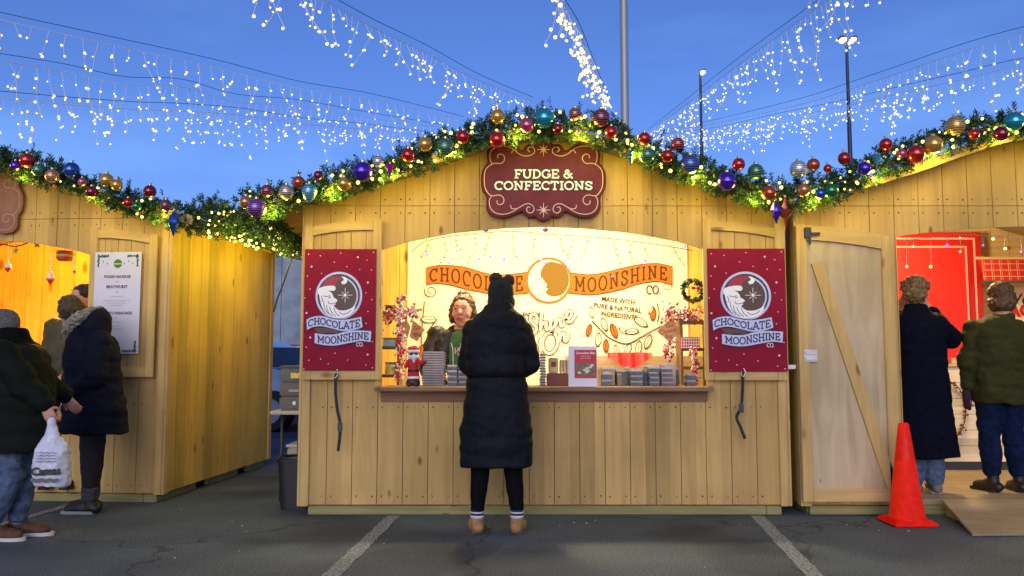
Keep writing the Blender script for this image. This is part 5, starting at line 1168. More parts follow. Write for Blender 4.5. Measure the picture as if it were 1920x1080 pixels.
yq = Y0+D-.06; q = pl(1912, 578, yq); t = thing('wall_sign', 'cream wall sign with black and red words behind the olive jacket', 'sign', q); m = MB(); m.bbox((q.x-.14, yq, q.z-.28), (q.x+.5, yq+.02, q.z+.28)); obj('panel', m, BAN, t)
m = MB(); plain(m, 'We', q.x-.02, q.z+.10, .16, yq-.002, .002, -10); obj('black_lettering', m, BLACK, t, fix=False); m = MB(); plain(m, 'AC', q.x+.0, q.z-.03, .17, yq-.002, .012); obj('red_lettering', m, BER, t, fix=False)
t = thing('product_row', 'row of small red and gold packets on the whitewashed counter', 'packets', pl(1780, 686, yc+.2)); random.seed(8)
for i in range(9):
    x = pl(1752+i*14, 688, yc+.2).x; h = random.uniform(.05, .12); z = b.z if False else pl(0, 688, yc).z+.031; m = MB(); m.bbox((x, yc+.15, z), (x+.06, yc+.2, z+h), .005); obj('packet', m, random.choice([BER, CRB, WHITE, DKR]), t)
# light string in the doorway
yi = Y0+.15; t = thing('hanging_lamp_string', 'thin light string with coloured lamps across the right-hand doorway top', 'string lights', pl(1800, 450, yi)); m = MB(); m.tube([pl(a, b, yi) for a, b in cr([(1692,452),(1740,446),(1800,440),(1870,444),(1930,450)], 5)], .003, 5)
L_ = [(1712,462),(1745,500),(1776,460),(1800,446),(1800,472),(1843,460),(1862,448),(1885,466),(1914,472),(1700,500)]
for x, y in L_: m.tube([pl(x, 445, yi), pl(x+random.uniform(-3, 3), y, yi)], .0025, 4)
obj('wires', m, mat('thin_grey_wire', (.4, .35, .3), .6), t, fix=False)
put_bulbs([pl(a, b, yi-.01) for a, b in L_[2::3]], bulb_mesh('lamp', .011, PURP), t); put_bulbs([pl(a, b, yi-.01) for a, b in L_[0::3]], bulb_mesh('lamp', .011, BULB), t); put_bulbs([pl(a, b, yi-.01) for a, b in L_[1::3]], bulb_mesh('lamp', .010, BULBY), t)

# ---------------------------------------------------------------- the gap between the huts
ty = 7.05; tz = .74; a = pl(505, 770, ty); x0_, x1_ = a.x, XL-.03
t = thing('folding_table', 'narrow beige folding table in the gap beside the middle hut', 'table', ((x0_+x1_)/2, ty+.6, 0)); m = MB(); m.bbox((x0_, ty, tz-.03), (x1_, ty+1.5, tz), .008); obj('table_top', m, mat('table_beige', (.42, .36, .26), .5), t)
for xx in (x0_+.08, x0_+.22):
    for yy in (ty+.1, ty+1.3): m = MB(); m.tube([(xx, yy, 0), (xx, yy, tz-.03)], .013, 8); obj('leg', m, DARKM, t, smooth=True)
CAM_ = mat('dispenser_taupe', (.085, .075, .055), .5, noise_s=9, amt=.2)
a, b = pl(523, 768, ty+.06), pl(585, 690, ty+.06); z1_ = b.z; n = 3; hh = (z1_-tz)/n
for i in range(n):
    z = tz+.001+i*hh; t = thing('insulated_box', ('bottom', 'middle', 'top')[i]+' taupe insulated food box stacked on the folding table', 'box', ((a.x+XL)/2, ty+.2, z)); m = MB(); m.bbox((a.x, ty+.06, z), (XL-.035, ty+.46, z+hh-.004), .012); o = obj('body', m, CAM_, t, smooth=True, auto=40)
    m = MB(); xm = (a.x+XL)/2-.03
    if i == 2: m.bbox((xm-.045, ty+.052, z+.03), (xm+.055, ty+.06, z+.075), .002); obj('label', m, mat('yellow_label', (.55, .42, .08), .5, noise_s=30, amt=.6), t)
    elif i == 1: m.bbox((xm-.06, ty+.045, z+.035), (xm+.03, ty+.06, z+.055), .003); obj('latch', m, mat('latch_tan', (.30, .26, .17), .4), t)
    else: m.ball((xm-.01, ty+.052, z+hh*.5), .018, 12, (1, .5, 1)); obj('knob', m, WHITE, t, smooth=True)
    if i == 2: m = MB(); m.bbox((a.x-.004, ty+.056, z+hh-.003), (XL-.034, ty+.464, z+hh+.02), .008); obj('lid', m, DARKM, t)
a, b = pl(538, 850, ty+.35), pl(600, 790, ty+.35)
for i in range(2):
    h_ = .19; z = .22*i; t = thing('storage_bin', ('lower' if i == 0 else 'upper')+' beige storage bin under the folding table', 'bin', (a.x+.15, ty+.5, z+.001))
    m = MB(); m.bbox((a.x, ty+.35, z+.001), (a.x+.34, ty+.75, z+h_), .015); obj('body', m, mat('bin_beige', (.40, .36, .27), .5), t, smooth=True, auto=40); m = MB(); m.bbox((a.x-.012, ty+.338, z+h_+.001), (a.x+.352, ty+.762, z+h_+.024), .008); obj('lid', m, mat('bin_lid', (.55, .52, .42), .5), t)
by_ = 6.82; q = gz(552, 950); a = pl(525, 857, by_); hb = a.z; cxb = a.x+.15
t = thing('waste_bin', 'black open-topped waste bin at the left corner of the middle hut', 'bin', (cxb, by_, 0)); m = MB()
for r0_, r1_, z0_, z1b in ((.135, .165, .0, hb),): m.loft([(cxb, by_, .003, .125, .105), (cxb, by_, hb-.03, .15, .125), (cxb, by_, hb-.028, .16, .135), (cxb, by_, hb, .162, .137), (cxb, by_, hb, .148, .123), (cxb, by_, hb-.06, .145, .12), (cxb, by_, .02, .12, .10)], 28, 4)
obj('body', m, BLACK, t, smooth=True, auto=40); m = MB(); m.tube([(cxb+.15*math.cos(R(x)), by_+.126*math.sin(R(x)), hb+.004) for x in range(0, 361, 15)], .009, 6); obj('liner_rim', m, mat('liner', (.02, .02, .025), .3), t, smooth=True)
# ---------------------------------------------------------------- people
SKIN = mat('skin', (.48, .25, .17), .55, noise_s=30, amt=.08); SKIN2 = mat('skin_rosy', (.50, .245, .16), .5, noise_s=25, amt=.12)
NAVY = mat('navy_black_puffer', (.0045, .0055, .010), .7, spec=.18, noise_s=12, amt=.15); NAVB = mat('navy_parka', (.004, .004, .014), .75, spec=.15, noise_s=12, amt=.15); BLKC = mat('black_cloth', (.004, .004, .005), .9, spec=.1); DGRN = mat('dark_green_black_jacket', (.006, .009, .006), .8, spec=.12, noise_s=10, amt=.15)
OLV = mat('olive_jacket', (.030, .032, .008), .8, spec=.15, noise_s=12, amt=.15); JEAN = mat('blue_jeans', (.06, .10, .17), .85, noise_s=25, amt=.45); JEAND = mat('dark_jeans', (.005, .011, .04), .9, spec=.1, noise_s=25, amt=.4); TANB = mat('tan_suede', (.36, .19, .08), .85, noise_s=30, amt=.2)
SOLE = mat('white_sole', (.6, .58, .52), .6); BRL = mat('brown_leather', (.10, .045, .02), .55, noise_s=20, amt=.3); BLL = mat('black_leather', (.010, .009, .009), .5)
def hand(m, w_, d, nrm, side, curl=.55, s=1.0):
    # palm, four bent fingers of unequal length and a thumb leaving the side of the palm
    d = Vector(d).normalized(); n = Vector(nrm); n = (n-d*n.dot(d)).normalized(); a = d.cross(n)*side; w_ = Vector(w_)
    for i in range(4): o = a*(.030-.020*i)*s; m.cap(w_+o*.75, .012*s, w_+o+d*.078*s, .011*s, 8)
    for i, L in enumerate((.072, .080, .075, .058)):
        p = w_+a*(.031-.0205*i)*s+d*.082*s; dr = d.copy(); r = .0088*s
        for q, f in ((0, .45), (1, .32), (2, .25)):
            dr = (dr*math.cos(curl*(.7+q*.25))+n*math.sin(curl*(.7+q*.25))).normalized(); e = p+dr*L*f*s; m.cap(p, r, e, r*.9, 8); p = e; r *= .9
    p = w_+a*.026*s+d*.018*s; dr = (a*.8+d*.6+n*.35).normalized(); e = p+dr*.038*s; m.cap(p, .0115*s, e, .010*s, 8); dr = (a*.15+d*.8+n*.6).normalized(); m.cap(e, .010*s, e+dr*.03*s, .0085*s, 8)
def head_mesh(m, c, yaw, s=1.0, pitch=0):
    Rm = Matrix.Rotation(yaw, 3, 'Z') @ Matrix.Rotation(pitch, 3, 'X'); c = Vector(c)      # yaw 0 faces +Y
    P = lambda x, y, z: c+Rm @ Vector((x, y, z))*s
    m.ball(c, .1*s, 20, (.76, .95, 1.02), Rm); m.ball(P(0, .028, -.055), .07*s, 16, (.80, .85, .95), Rm); m.ball(P(0, .052, -.098), .028*s, 10, (1, .9, .8), Rm)
    m.cap(P(0, .086, .012), .009*s, P(0, .106, -.022), .014*s, 8); m.ball(P(0, .088, -.062), .018*s, 8, (1.2, .6, .6), Rm)
    for sd_ in (-1, 1): m.ball(P(sd_*.078, -.004, -.012), .026*s, 10, (.35, .7, 1.1), Rm); m.ball(P(sd_*.04, .055, -.03), .03*s, 10, (1, .9, .9), Rm); m.ball(P(sd_*.032, .078, .026), .014*s, 8, (1.4, .6, .5), Rm)
    return P
def body(J, par, skin, voxel=.008):
    m = MB(); hd, nk, ch, pv = [Vector(J[k]) for k in ('head', 'neck', 'chest', 'pelvis')]; s = J.get('s', 1); up = (nk-ch).normalized()
    P = head_mesh(m, hd, J['yaw'], s, J.get('pitch', 0)); m.cap(hd-Vector((0, 0, .06)), .052*s, nk, .058*s)
    m.chain([nk-up*.02, ch, (ch+pv)/2, pv], [.075*s, .125*s, .115*s, .13*s], 18)
    for q in ('l', 'r'):
        sh, el, wr = [Vector(J[k+q]) for k in ('sh', 'el', 'wr')]; m.cap(ch+up*.09, .075*s, sh, .055*s); m.chain([sh, el, wr], [.052*s, .040*s, .026*s], 12)
        d = Vector(J.get('hd'+q, wr-el)); hand(m, wr, d, J.get('hn'+q, (0, 1, -.2)), 1 if q == 'r' else -1, J.get('curl', .55), s)
        if 'kn'+q in J:
            hp = pv+Vector((.085*(1 if q == 'r' else -1)*s, 0, -.04))
            if 'hip'+q in J: hp = Vector(J['hip'+q])
            kn, an = Vector(J['kn'+q]), Vector(J['an'+q]); m.chain([hp, kn, an], [.085*s, .052*s, .036*s], 14); f = Vector(J.get('ft'+q, (0, 1, 0))).normalized(); m.cap(an-Vector((0, 0, .04)), .034*s, an+f*.13-Vector((0, 0, .055)), .026*s, 10)
    o = obj('body', fuse(m, voxel, 2), skin, par, smooth=True); return o, P
def shoe(par, an, f, mt, sole, h=.10, L=.27, wd=.048, nm='shoe', cuff=None):
    an, f = Vector(an), Vector(f).normalized(); b = Vector((an.x, an.y, an.z)); zf = J_FLOOR[0]; m = MB(); s_ = Vector((-f.y, f.x, 0))
    heel = Vector((an.x, an.y, zf))-f*.055; toe = heel+f*L
    m.chain([heel+Vector((0, 0, .045)), heel+f*L*.45+Vector((0, 0, .045)), toe-f*.05+Vector((0, 0, .036))], [.040, wd*.95, .036], 12); m.cap(heel+f*.05+Vector((0, 0, .05)), .045, heel+f*.05+Vector((0, 0, h)), .046, 12); m.cap(heel+f*.03+Vector((0, 0, .06)), .042, heel+f*L*.42+Vector((0, 0, .055)), .045, 12)
    sh = obj(nm, fuse(m, .007, 2), mt, par, smooth=True); m = MB()
    pts = [(-.045, .0), (-.03, .034), (.06, .040), (.14, .046), (.20, .040), (L-.055, .02), (L-.045, 0), (L-.055, -.02), (.20, -.040), (.14, -.046), (.06, -.040), (-.03, -.034)]
    o_ = cr(pts+[pts[0]], 3)[:-1]; n = len(o_); q0 = Vector((an.x, an.y, zf))
    vs = [q0+f*a+s_*b_*1.02+Vector((0, 0, z)) for z in (.002, .024) for a, b_ in o_]; m.add(vs, [list(range(n))[::-1], [n+i for i in range(n)]]+[(i, (i+1) % n, n+(i+1) % n, n+i) for i in range(n)]); obj('sole', m, sole, sh, smooth=True, auto=40); return sh
J_FLOOR = [0]
def puff(step, amp, wr=.006, base=0, sc=7):
    def f(co, n):
        q = abs(math.sin(math.pi*(co.z-base)/step))**.5 if step else 0
        return amp*(q-.6)+wr*noise.noise(co*sc)+wr*.5*noise.noise(co*sc*3)+wr*.8*noise.noise(Vector((co.x*5, co.y*5, co.z*19+2*co.x)))
    return f
def legs(J, par, mt, nm, r=(.092, .070, .062), wr=.006, cut=0):
    m = MB(); pv = Vector(J['pelvis'])
    for q in ('l', 'r'):
        hp = Vector(J.get('hip'+q, pv+Vector((.09*(1 if q == 'r' else -1), 0, -.02)))); kn, an = Vector(J['kn'+q]), Vector(J['an'+q])+Vector((0, 0, cut)); m.chain([hp, kn, (kn*.4+an*.6), an], [r[0]*1.15, r[0]*.82, r[1], r[2]], 18)
    m.cap(pv, .13, pv+Vector((0, 0, .1)), .13, 18)
    return obj(nm, fuse(m, .010, 3, puff(0, 0, wr, sc=11)), mt, par, smooth=True)
def hair(par, blobs, mt, amp=.012, sc=28, vox=.008, nm='hair'):
    m = MB()
    for c, r, s_ in blobs: m.ball(c, r, 16, s_)
    me = fuse(m, vox, 1, lambda co, n: amp*(noise.noise(co*sc)+.6*noise.noise(co*sc*2.3)))
    S = MB(); S.v = [v.co.copy() for v in me.vertices]; S.f = [list(p.vertices) for p in me.polygons]; S.m = [0]*len(S.f); vv = [(v.co.copy(), v.normal.copy()) for v in me.vertices]
    cen = sum((a for a, b in vv), Vector())/len(vv)
    for i in range(650):
        p, n = random.choice(vv); d = (Vector((0, 0, -1))-n*n.dot(Vector((0, 0, -1)))+Vector((random.gauss(0, .5), random.gauss(0, .5), random.gauss(0, .4)))).normalized()
        L = random.uniform(.03, .06); sdv = n.cross(d).normalized()*.0016; pts = [p-n*.004+d*L*k/4+n*(.010*math.sin(k*.9+i)) for k in range(5)]
        S.add([q-sdv*(1-.2*k) for k, q in enumerate(pts)]+[q+sdv*(1-.2*k) for k, q in enumerate(pts)], [(k, k+1, k+6, k+5) for k in range(4)])
    return obj(nm, S, mt, par, smooth=True, fix=False)

# --- the customer at the middle counter, seen from behind
c = gz(931, 998); X, Y = c.x, c.y; V = lambda x, y, z: (X+x, Y+y, z)
t = thing('person', 'person from behind in long black puffer coat, black pompom beanie and tan slippers', 'person', c)
J = dict(head=V(.025,.03,1.60), neck=V(.015,.0,1.47), chest=V(0,0,1.27), pelvis=V(.0,.0,.90), yaw=R(8), shl=V(-.17,0,1.38), ell=V(-.21,.06,1.12), wrl=V(-.10,.25,1.06), shr=V(.18,0,1.38), elr=V(.25,.05,1.12), wrr=V(.14,.26,1.06),
         hdl=(.5,.8,.1), hdr=(-.5,.8,.1), hnl=(0,.2,-1), hnr=(0,.2,-1), knl=V(-.105,.02,.48), anl=V(-.130,-.01,.09), knr=V(.105,.02,.48), anr=V(.138,-.01,.09), ftl=(-.08,1,0), ftr=(.08,1,0), s=.97)
bd, P = body(J, t, SKIN)
legs(J, t, BLKC, 'leggings', (.082, .058, .046), .004, .06)
for q, sx in (('l', -1), ('r', 1)):
    a = Vector(J['an'+q]); m = MB(); m.loft([(a.x, a.y, .085, .042, .046), (a.x, a.y, .11, .044, .047), (a.x, a.y, .155, .043, .047)], 20); sk = obj('sock', m, mat('navy_sock', (.015, .012, .05), .8), t, smooth=True)
    m = MB(); m.loft([(a.x, a.y, .100, .0455, .0495), (a.x, a.y, .118, .0462, .0502)], 20); obj('stripe', m, SOLE, sk, smooth=True); m = MB(); m.loft([(a.x, a.y, .132, .0462, .0505), (a.x, a.y, .142, .0462, .0505)], 20); obj('stripe', m, SOLE, sk, smooth=True)
    shoe(t, a-Vector((0, .0, 0)), (sx*.14, 1, 0), TANB, mat('tan_sole', (.22, .12, .05), .8), .095, .27, .062, 'slipper')
m = MB(); rg = [(0,0,.44,.245,.15),(0,0,.50,.246,.155),(0,0,.70,.240,.16),(0,0,.88,.218,.155),(0,0,1.03,.20,.145),(-.003,0,1.055,.193,.138),(-.003,0,1.08,.20,.145),(-.005,0,1.2,.212,.15),(0,0,1.32,.228,.145),(.005,0,1.40,.205,.125),(.012,0,1.46,.115,.10)]
m.loft([(X+r[0], Y+r[1], *r[2:]) for r in rings_smooth(rg, 3)], 36)
m.chain([V(-.155,0,1.36), V(-.20,.05,1.12), V(-.11,.22,1.08)], [.082, .072, .058], 16); m.chain([V(.165,0,1.36), V(.225,.04,1.13), V(.15,.22,1.08)], [.084, .076, .060], 16)
coat = obj('coat', fuse(m, .011, 3, puff(.14, .0045, .011, 1.05)), NAVY, t, smooth=True)
m = MB(); m.loft([(X+.012, Y-.0, z, a, b) for z, a, b in rings_smooth([(1.36,.225,.135),(1.40,.215,.14),(1.46,.165,.125),(1.50,.115,.10),(1.535,.092,.088)], 3)], 30, 2.1)
obj('hood', fuse(m, .010, 4, puff(0, 0, .014, sc=9)), mat('hood_charcoal', (.008, .009, .013), .75, spec=.15, noise_s=12, amt=.15), t, smooth=True)
m = MB(); m.loft([(X-.003, Y, 1.042, .207, .149), (X-.003, Y, 1.055, .209, .151), (X-.003, Y, 1.068, .207, .149)], 36); obj('belt', m, BLKC, coat, smooth=True)
KN = mat('black_knit', (.010, .009, .010), .95, noise_s=70, amt=.6, bump=1)
m = MB(); hx, hy = X+.026, Y+.03; m.loft([(hx, hy, z, a, a*1.08) for z, a in rings_smooth([(1.535,.084),(1.57,.088),(1.62,.090),(1.67,.084),(1.70,.066),(1.715,.03)], 3)], 28, 2.1); hat = obj('beanie', m, KN, t, smooth=True)
for x, z, r in ((-.035, 1.715, .048), (.055, 1.705, .042)):
    m = MB(); m.ball((hx+x, hy-.01, z), r, 18); obj('pompom', fuse(m, .006, 1, lambda co, n: .007*noise.noise(co*60)), mat('dark_fur', (.022, .018, .016), .95, noise_s=50, amt=.6), hat, smooth=True)
HB = mat('dark_brown_hair', (.03, .015, .008), .6, noise_s=50, amt=.5)
hair(t, [((hx-.07, hy, 1.555), .025, (1, 1, 1.6)), ((hx+.07, hy, 1.555), .025, (1, 1, 1.6)), ((hx, hy-.06, 1.55), .05, (1, .5, 1))], HB)

# --- the shop worker behind the middle counter, facing out
yw = Y0+.95; h = pl(868, 583, yw); X, Y = h.x, yw; hz_ = h.z; V = lambda x, y, z: (X+x, Y+y, z)
t = thing('person', 'shop worker with curly brown bun in black jacket and green sweatshirt behind the counter', 'person', (X, Y, ZB+.03))
J_FLOOR[0] = ZB+.03; zf = ZB+.03
J = dict(head=V(0,0,hz_), neck=V(0,.04,hz_-.16), chest=V(-.03,.06,hz_-.34), pelvis=V(-.03,.08,.93), yaw=R(180-10), pitch=.02, shl=V(.17,.05,hz_-.22), ell=V(.24,-.0,hz_-.50), wrl=V(.16,-.26,1.05), shr=V(-.23,.05,hz_-.22), elr=V(-.30,-.05,hz_-.50), wrr=V(-.16,-.28,1.04),
         hdl=(-.4,-.9,.0), hdr=(.4,-.9,.0), hnl=(0,0,-1), hnr=(0,0,-1), knl=V(.08,.05,.54), anl=V(.09,.06,zf+.09), knr=V(-.12,.05,.54), anr=V(-.12,.06,zf+.09), ftl=(0,-1,0), ftr=(0,-1,0), hipl=V(.06,.05,.90), hipr=V(-.12,.05,.90), s=1.2)
bd, P = body(J, t, SKIN2, .007)
for sx in (-1, 1):
    m = MB(); m.ball(P(sx*.031, .082, .010),   .0085, 10, (1.2, .55, .6)); ey = obj('eye', m, mat('eye_white', (.30, .26, .23), .5, spec=.2), t, smooth=True); m = MB(); m.ball(P(sx*.031+.003, .0862, .010), .0072, 8); obj('iris', m, mat('eye_dark', (.03, .018, .01), .2), ey, smooth=True)
    m = MB(); m.tube([P(sx*.014, .0925, .031), P(sx*.032, .0915, .037), P(sx*.050, .079, .029)], .0034, 6); obj('eyebrow', m, mat('brow_brown', (.12, .05, .025), .8), t, smooth=True)
m = MB(); m.tube([P(-.026, .096, -.061), P(-.010, .104, -.056), P(.0, .105, -.058), P(.010, .104, -.056), P(.026, .096, -.061)], .0052, 6); m.tube([P(-.022, .097, -.064), P(0, .104, -.071), P(.022, .097, -.064)], .0055, 6); obj('lips', m, mat('lips', (.42, .08, .07), .4), t, smooth=True)
HC = mat('curly_brown_hair', (.085, .030, .012), .6, noise_s=40, amt=.6)
hair(t, [(P(0,-.026,.042), .127, (.82, .92, .88)), (P(-.078,-.005,-.02), .042, (.8, .9, 2.2)), (P(.078,-.005,-.02), .042, (.8, .9, 2.2)), (P(0,-.06,-.04), .110, (.95, .6, 1)), (P(.0,-.02,.122), .050, (1.1, 1, .8))], HC, .013, 34)
m = MB(); cz = hz_-.36
m.loft([(X+r[0], Y+.03+r[1], *r[2:]) for r in rings_smooth([(-.03,.0,.88,.19,.13),(-.03,0,1.0,.20,.135),(-.03,0,cz-.05,.205,.14),(-.03,0,cz+.08,.22,.135),(-.02,0,cz+.14,.20,.12),(0,0,cz+.185,.10,.10),(0,0,cz+.20,.08,.08)], 3)], 30)
SWG = mat('green_sweatshirt', (.045, .13, .035), .85, noise_s=20, amt=.2); sw = obj('sweatshirt', fuse(m, .010, 3, puff(0, 0, .006)), SWG, t, smooth=True)
m = MB()
for q, w_ in ((0, 0), (1, 0)): pass
ex, ez, ey_ = X-.01, cz+.005, Y-.128
for l in ([(-.045,.03),(-.045,-.02)],[(-.045,.004),(-.022,.004)],[(-.022,.03),(-.022,-.03)],[(.0,.045),(-.018,.0),(.018,.0),(.0,.045)],[(-.03,-.005),(0,-.038),(.032,-.005),(.0,.012),(-.03,-.005)],[(.0,.05),(.0,.065)],[(0,-.038),(0,-.055)]): m.ribbon([(ex+a*1.05, ez+b*1.05) for a, b in l], .009, ey_-.0)
obj('emblem', m, mat('emblem_pale', (.62, .58, .42), .7), sw, fix=False)
m = MB()
for sx in (-1, 1):
    cx = -.03+sx*.135
    m.loft([(X+cx*(1+r[3]), Y+.03+r[0], r[1], r[2], r[4]) for r in [(0,.80,.085,0,.145),(0,1.0,.09,0,.15),(0,cz,.092,0,.16),(0,cz+.10,.092,-.05,.15),(0,cz+.165,.075,-.25,.125),(0,cz+.195,.05,-.45,.10)]], 20)
m.ball((X-.02, Y+.11, cz), .17, 16, (1.25, .5, 1.35)); m.ball(J['shl'], .085, 14); m.ball(J['shr'], .09, 14); m.chain([J['shl'], J['ell'], V(.17,-.22,1.06)], [.082, .074, .050], 16); m.chain([J['shr'], J['elr'], V(-.17,-.24,1.05)], [.088, .080, .054], 16)
m.chain([V(-.10,.02,cz+.20), V(-.03,.10,cz+.22), V(.05,.10,cz+.22), V(.10,.02,cz+.19)], [.032]*4, 12)
jk = obj('jacket', fuse(m, .010, 3, puff(0, 0, .012, sc=10)), mat('black_jacket', (.012, .011, .007), .55, noise_s=12, amt=.15), t, smooth=True)
m = MB(); m.tube([V(-.095,-.095,cz+.08), V(-.08,-.118,cz+.03), V(-.072,-.13,cz-.12), V(-.07,-.13,.92)], .005, 5); obj('white_piping', m, SOLE, jk)
legs(J, t, BLKC, 'trousers'); [shoe(t, J['an'+q], (0, -1, 0), BLL, BLL) for q in 'lr']

# --- navy parka at the left-hand counter
c = gz(160, 962); X, Y = c.x, c.y; V = lambda x, y, z: (X+x, Y+y, z); J_FLOOR[0] = 0
hq = pl(124, 580, Y)
t = thing('person', 'person in navy parka with grey fur hood leaning at the left-hand counter', 'person', c)
J = dict(head=(hq.x, Y+.05, hq.z-.005), neck=V(-.06,.02,1.40), chest=V(.0,0,1.20), pelvis=V(.03,0,.86), yaw=R(50), pitch=-.25, shl=V(-.13,.10,1.30), ell=V(-.20,.14,1.04), wrl=V(-.28,.22,1.00), shr=V(.09,-.06,1.32), elr=V(.06,-.08,1.02), wrr=V(-.10,-.02,.92),
         hdl=(-1,.3,.1), hdr=(-1,.3,.0), knl=V(-.02,.08,.46), anl=V(-.01,.10,.10), knr=V(.06,-.04,.46), anr=V(.05,-.04,.10), ftl=(-1,.2,0), ftr=(-1,.1,0), hipl=V(-.0,.08,.84), hipr=V(.07,-.06,.84), s=.97)
bd, P = body(J, t, SKIN)
legs(J, t, mat('black_leggings', (.008, .006, .009), .8), 'leggings', (.095, .075, .062), .005, .10)
for q in 'lr':
    a = Vector(J['an'+q]); sh = shoe(t, a, J['ft'+q], BLL, mat('grey_sole', (.28, .28, .26), .7), .12, .27, .05, 'boot'); m = MB(); m.loft([(a.x, a.y, .10, .058, .058), (a.x, a.y, .17, .066, .066), (a.x, a.y, .20, .064, .064)], 18, 2); obj('boot_cuff', fuse(m, .008, 1, lambda co, n: .005*noise.noise(co*50)), mat('dark_grey_knit', (.05, .045, .05), .95, noise_s=60, amt=.6), sh, smooth=True)
m = MB(); rg = [(.045,0,.60,.255,.19),(.04,0,.66,.25,.19),(.035,0,.85,.22,.175),(.02,0,1.02,.205,.165),(.005,0,1.17,.205,.16),(-.005,0,1.29,.185,.15),(-.03,0,1.37,.13,.12),(-.05,0,1.42,.09,.09)]
m.loft([(X+r[0], Y+r[1], *r[2:]) for r in rings_smooth(rg, 3)], 34)
m.chain([V(-.12,.09,1.28), V(-.20,.13,1.05), V(-.27,.21,1.01)], [.085, .075, .058], 16); m.chain([V(.08,-.07,1.30), V(.10,-.14,1.03), V(-.06,-.13,.92)], [.10, .09, .065], 16)
coat = obj('parka', fuse(m, .011, 3, puff(.13, .006, .012, .62)), NAVB, t, smooth=True)
m = MB(); m.chain([V(.03,-.03,1.38), V(.05,-.02,1.45), V(.03,.03,1.50)], [.12, .10, .07], 18); m.ball(V(-.02,.02,1.40), .13, 18, (1.1, 1, .8)); obj('hood', fuse(m, .010, 3, puff(0, 0, .010)), NAVB, t, smooth=True)
m = MB(); m.chain([V(-.175,-.02,1.36), V(-.14,-.09,1.41), V(-.07,-.10,1.47), V(.01,-.06,1.52), V(.04,.02,1.54)], [.045, .048, .046, .040, .032], 12)
obj('fur_trim', fuse(m, .007, 1, lambda co, n: .014*noise.noise(co*45)+.008*noise.noise(co*90)), mat('grey_brown_fur', (.22, .20, .15), .95, noise_s=50, amt=.6), t, smooth=True)
hair(t, [(P(0,-.02,.03), .098, (.85, 1, .9)), (P(-.03,-.06,-.02), .075, (1, 1, 1)), (P(.05,-.05,-.02), .06, (.8, 1, 1.1)), (P(0,-.02,.10), .04, (1.2, 1, .6))], mat('ash_brown_hair', (.060, .040, .018), .7, noise_s=50, amt=.5), .014, 36)
# buyer half hidden between her and the hut
vq = pl(141, 553, Y+.55); X2, Y2 = vq.x, Y+.62
V2 = lambda x, y, z: (X2+x, Y2+y, z)
t = thing('person', 'dark-haired person in olive jacket mostly hidden behind the navy parka', 'person', (X2-.05, Y2, ZB+.03))
J_FLOOR[0] = ZB+.03
J = dict(head=V2(.02,0,vq.z-.02), neck=V2(.0,0,vq.z-.17), chest=V2(-.05,0,vq.z-.37), pelvis=V2(-.06,0,.93), yaw=R(160), shl=V2(.13,0,vq.z-.26), ell=V2(.16,-.05,1.10), wrl=V2(.08,-.22,1.03), shr=V2(-.20,0,vq.z-.26), elr=V2(-.22,-.04,1.10), wrr=V2(-.12,-.2,1.03), hdl=(-.3,-1,0), hdr=(.3,-1,0), hnl=(0,0,-1), hnr=(0,0,-1),
         knl=V2(.03,0,.52), anl=V2(.03,.02,ZB+.12), knr=V2(-.14,0,.52), anr=V2(-.14,.02,ZB+.12), hipl=V2(.02,0,.9), hipr=V2(-.13,0,.9), ftl=(0,-1,0), ftr=(0,-1,0))
bd, P = body(J, t, SKIN); hair(t, [(P(0,-.02,.035), .100, (.9, 1, .9)), (P(0,-.05,-.03), .085, (1, .8, 1.1))], mat('near_black_hair', (.014, .008, .008), .7, noise_s=50, amt=.5), .008)
m = MB(); cz = vq.z-.37; m.loft([(X2-.05, Y2, z, a, b) for z, a, b in rings_smooth([(.85,.2,.14),(1.0,.2,.14),(cz,.21,.14),(cz+.1,.19,.12),(cz+.17,.10,.09)], 3)], 28); m.chain([J['shl'], J['ell'], J['wrl']], [.078, .068, .048]); m.chain([J['shr'], J['elr'], J['wrr']], [.080, .070, .048]); obj('jacket', fuse(m, .011, 3, puff(0, 0, .010)), mat('olive_brown_jacket', (.050, .045, .014), .7, noise_s=12, amt=.3), t, smooth=True)
legs(J, t, BLKC, 'trousers'); [shoe(t, J['an'+q], (0, -1, 0), BLL, BLL) for q in 'lr']

# --- man in beanie walking at the left edge, with a carrier bag
c = gz(8, 1010); X, Y = c.x, c.y; V = lambda x, y, z: (X+x, Y+y, z); J_FLOOR[0] = 0; hq = pl(8, 612, Y)
t = thing('person', 'person in dark jacket, grey beanie and blue jeans carrying a bag at the left edge', 'person', c)
J = dict(head=(hq.x-.02, Y+.02, hq.z-.0), neck=V(.0,.0,1.29), chest=V(.01,0,1.10), pelvis=V(.02,0,.78), yaw=R(-55), shl=V(.03,.16,1.22), ell=V(.12,.20,.98), wrl=V(.26,.20,.90), shr=V(.04,-.15,1.22), elr=V(.16,-.13,1.00), wrr=V(.335,-.20,.865),
         hdl=(.6,0,-.7), hdr=(.45,.0,-.85), knl=V(.08,.08,.42), anl=V(.03,.09,.09), knr=V(.07,-.06,.42), anr=V(-.06,-.06,.09), ftl=(1,.05,0), ftr=(1,-.05,0), hipl=V(.02,.08,.78), hipr=V(.02,-.07,.78), curl=.9, s=.95)
bd, P = body(J, t, SKIN2, .007)
legs(J, t, JEAN, 'jeans', (.088, .070, .060), .012, .03)
for q in 'lr': sh = shoe(t, J['an'+q], J['ft'+q], mat('brown_suede_shoe', (.09, .035, .015), .7, noise_s=20, amt=.5), SOLE, .085, .285, .052)
for q in 'lr': a = Vector(J['an'+q]); m = MB(); m.loft([(a.x, a.y, .085, .05, .05), (a.x, a.y, .12, .052, .052)], 16, 2); obj('sock', m, SOLE, t, smooth=True)
